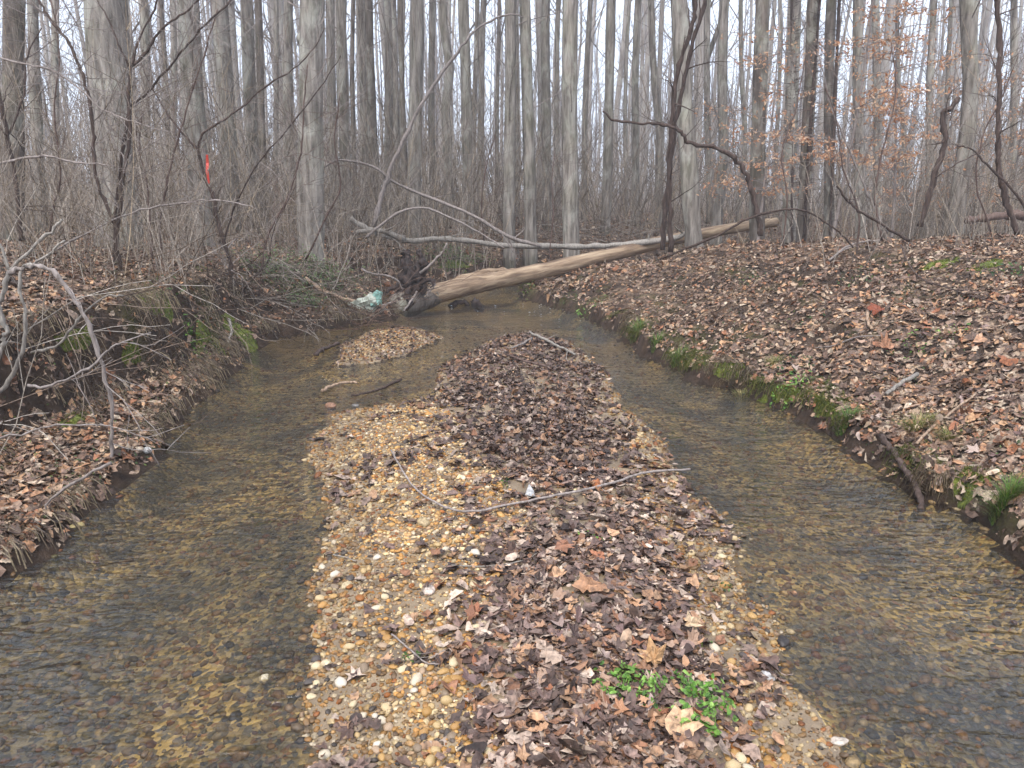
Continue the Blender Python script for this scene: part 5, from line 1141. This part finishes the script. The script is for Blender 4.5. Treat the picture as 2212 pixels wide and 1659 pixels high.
# ------------------------------------------------------------------ single large leaves, stones and foam
def bigleaf(px, py, size, kind, c, lab, up=.05, tilt=(0, -.5, 1)):
    g_ = GH(px, py, up); n_ = np.array(tilt, float); n_ /= np.linalg.norm(n_); Vv, T, nv = leaves_geo(kind, np.zeros((1, 3)), n_[None], np.array([size]), .9, np.random.RandomState(int(px)))
    o = build('large_leaf', Vv, T, None, M['leafc'], None, np.repeat(srgb([c]) * .78, nv, 0)); o.location = tuple(g_); tag(o, lab, 'leaf')
bigleaf(1892, 680, .20, 'tulip', (142, 76, 48), 'large curled red brown leaf standing in the litter in the middle of the right bank')
bigleaf(1915, 768, .19, 'maple', (176, 128, 98), 'large pinkish tan leaf lying on the right bank below the red brown one')
bigleaf(2120, 745, .20, 'maple', (196, 152, 120), 'large pale tan leaf on the right bank near the picture edge')
bigleaf(2175, 795, .16, 'tulip', (150, 92, 58), 'orange brown leaf at the right edge beside the large pale one')
bigleaf(1660, 846, .11, 'pointed', (192, 150, 126), 'oval pinkish leaf hanging at the undercut of the right bank', .08, (0, -1, .2))
bigleaf(2190, 498, .22, 'tulip', (140, 78, 52), 'red brown curled leaf on the crest at the right edge', .1, (0, -1, .5))
bigleaf(1270, 1290, .15, 'maple', (176, 130, 96), 'large tan curled leaf in the middle of the leafy bar')
bigleaf(1215, 1200, .13, 'maple', (158, 110, 84), 'brown lobed leaf on the bar above the large tan one')
bigleaf(1180, 1440, .13, 'oak', (186, 160, 140), 'pale lobed leaf at the lower centre of the leafy bar')
bigleaf(1490, 1375, .12, 'maple', (212, 184, 150), 'pale buff leaf above the green patch on the bar')
bigleaf(1350, 1405, .12, 'pointed', (176, 146, 120), 'long rolled tan leaf pointing down left of the green patch', .03, (-.5, -.5, .7))
bigleaf(1400, 1350, .09, 'pointed', (166, 132, 106), 'rolled tan leaf standing on end above the green patch', .03, (.8, -.4, .5))
bigleaf(1410, 1440, .12, 'maple', (208, 164, 118), 'tan leaf lying among the green plants', .02)
bigleaf(1470, 1585, .11, 'tulip', (214, 174, 136), 'light tan leaf below the green plant patch', .03)
bigleaf(1290, 1060, .09, 'tulip', (178, 112, 70), 'small orange leaf beside the bowed stick', .04)
bigleaf(1145, 1083, .07, 'quad', (208, 206, 204), 'small whitish leaf resting on the bowed stick', .05)
bigleaf(1295, 1215, .11, 'maple', (178, 116, 82), 'orange brown leaf on the right half of the leafy bar', .03)
def stone(px, py, w_, c, lab, fl=.6, name='stone', up=0.3):
    g_ = GH(px, py); g_[2] = max(g_[2], -.01); s_ = w_ * g_[1] / F / 2; v, f = ico(2, int(px + py)); dn = np.array([mnoise.noise(Vector(p * 1.6 + Vector((px, 0, 0)))) if False else mnoise.noise(Vector(p) * 1.6) for p in v])
    o = build(name, v * (1 + .18 * dn)[:, None] * np.array([s_, s_ * .7, s_ * fl]), f, None, M['pebblec'], None, np.tile(srgb([c]) * .74, (len(v), 1)), True); o.location = (g_[0], g_[1], g_[2] + s_ * fl * up); o.rotation_euler = (0, 0, px * 1.3); tag(o, lab, 'stone')
stone(927, 1284, 40, (226, 206, 190), 'large pinkish white stone among the pebbles in the middle of the bar')
stone(750, 1268, 30, (212, 190, 150), 'round cream stone near the left rim of the bar')
stone(915, 1134, 40, (188, 164, 124), 'tan stone under a curled leaf below the bowed stick')
stone(704, 1442, 30, (222, 200, 164), 'pale cream stone at the lower left rim of the bar')
stone(1690, 1393, 44, (62, 54, 50), 'dark wet stone at the right rim of the bar')
stone(1158, 1302, 28, (110, 80, 58), 'round brown stone at the left border of the leaves')
stone(1810, 1610, 46, (206, 190, 174), 'pale elongated stone at the bottom right rim of the bar', .4)
stone(1655, 1465, 36, (206, 200, 196), 'whitish grey stone on the right rim of the bar beside the pale pebbles')
stone(958, 1402, 44, (176, 146, 104), 'ochre striped stone next to the small forked twig')
stone(572, 1472, 36, (206, 190, 160), 'cream stone breaking the water left of the bar', .4)
stone(1715, 1284, 18, (190, 140, 100), 'small orange stone in the shallows right of the bar')
stone(318, 980, 26, (226, 222, 216), 'white stone at the water edge of the low left shelf', .6)
stone(300, 976, 24, (196, 176, 152), 'tan stone beside the white one on the left water edge')
stone(165, 1138, 34, (176, 156, 104), 'flat ochre stone in the water at the lower left bank', .35)
stone(715, 880, 26, (150, 110, 84), 'reddish stone at the upper left corner of the bar')
stone(768, 878, 22, (128, 122, 116), 'flat grey stone in the shallows right of the reddish one', .3)
stone(840, 1000, 0.1, (160, 150, 130), 'x') if False else None
a = Acc()
for q in range(22):
    x_ = 0.5 + RS.randn() * .55; y_ = 11.5 + RS.randn() * .5
    if abs(x_) > 1.2: continue
    v, f = ico(0, 2); s_ = .004 + .008 * RS.rand(); a.add(v * np.array([s_ * 1.5, s_ * 2, s_ * .15]) + np.array([x_, y_, .003]), f)
a.out('foam', M['foam'], None, True, 'stuff')
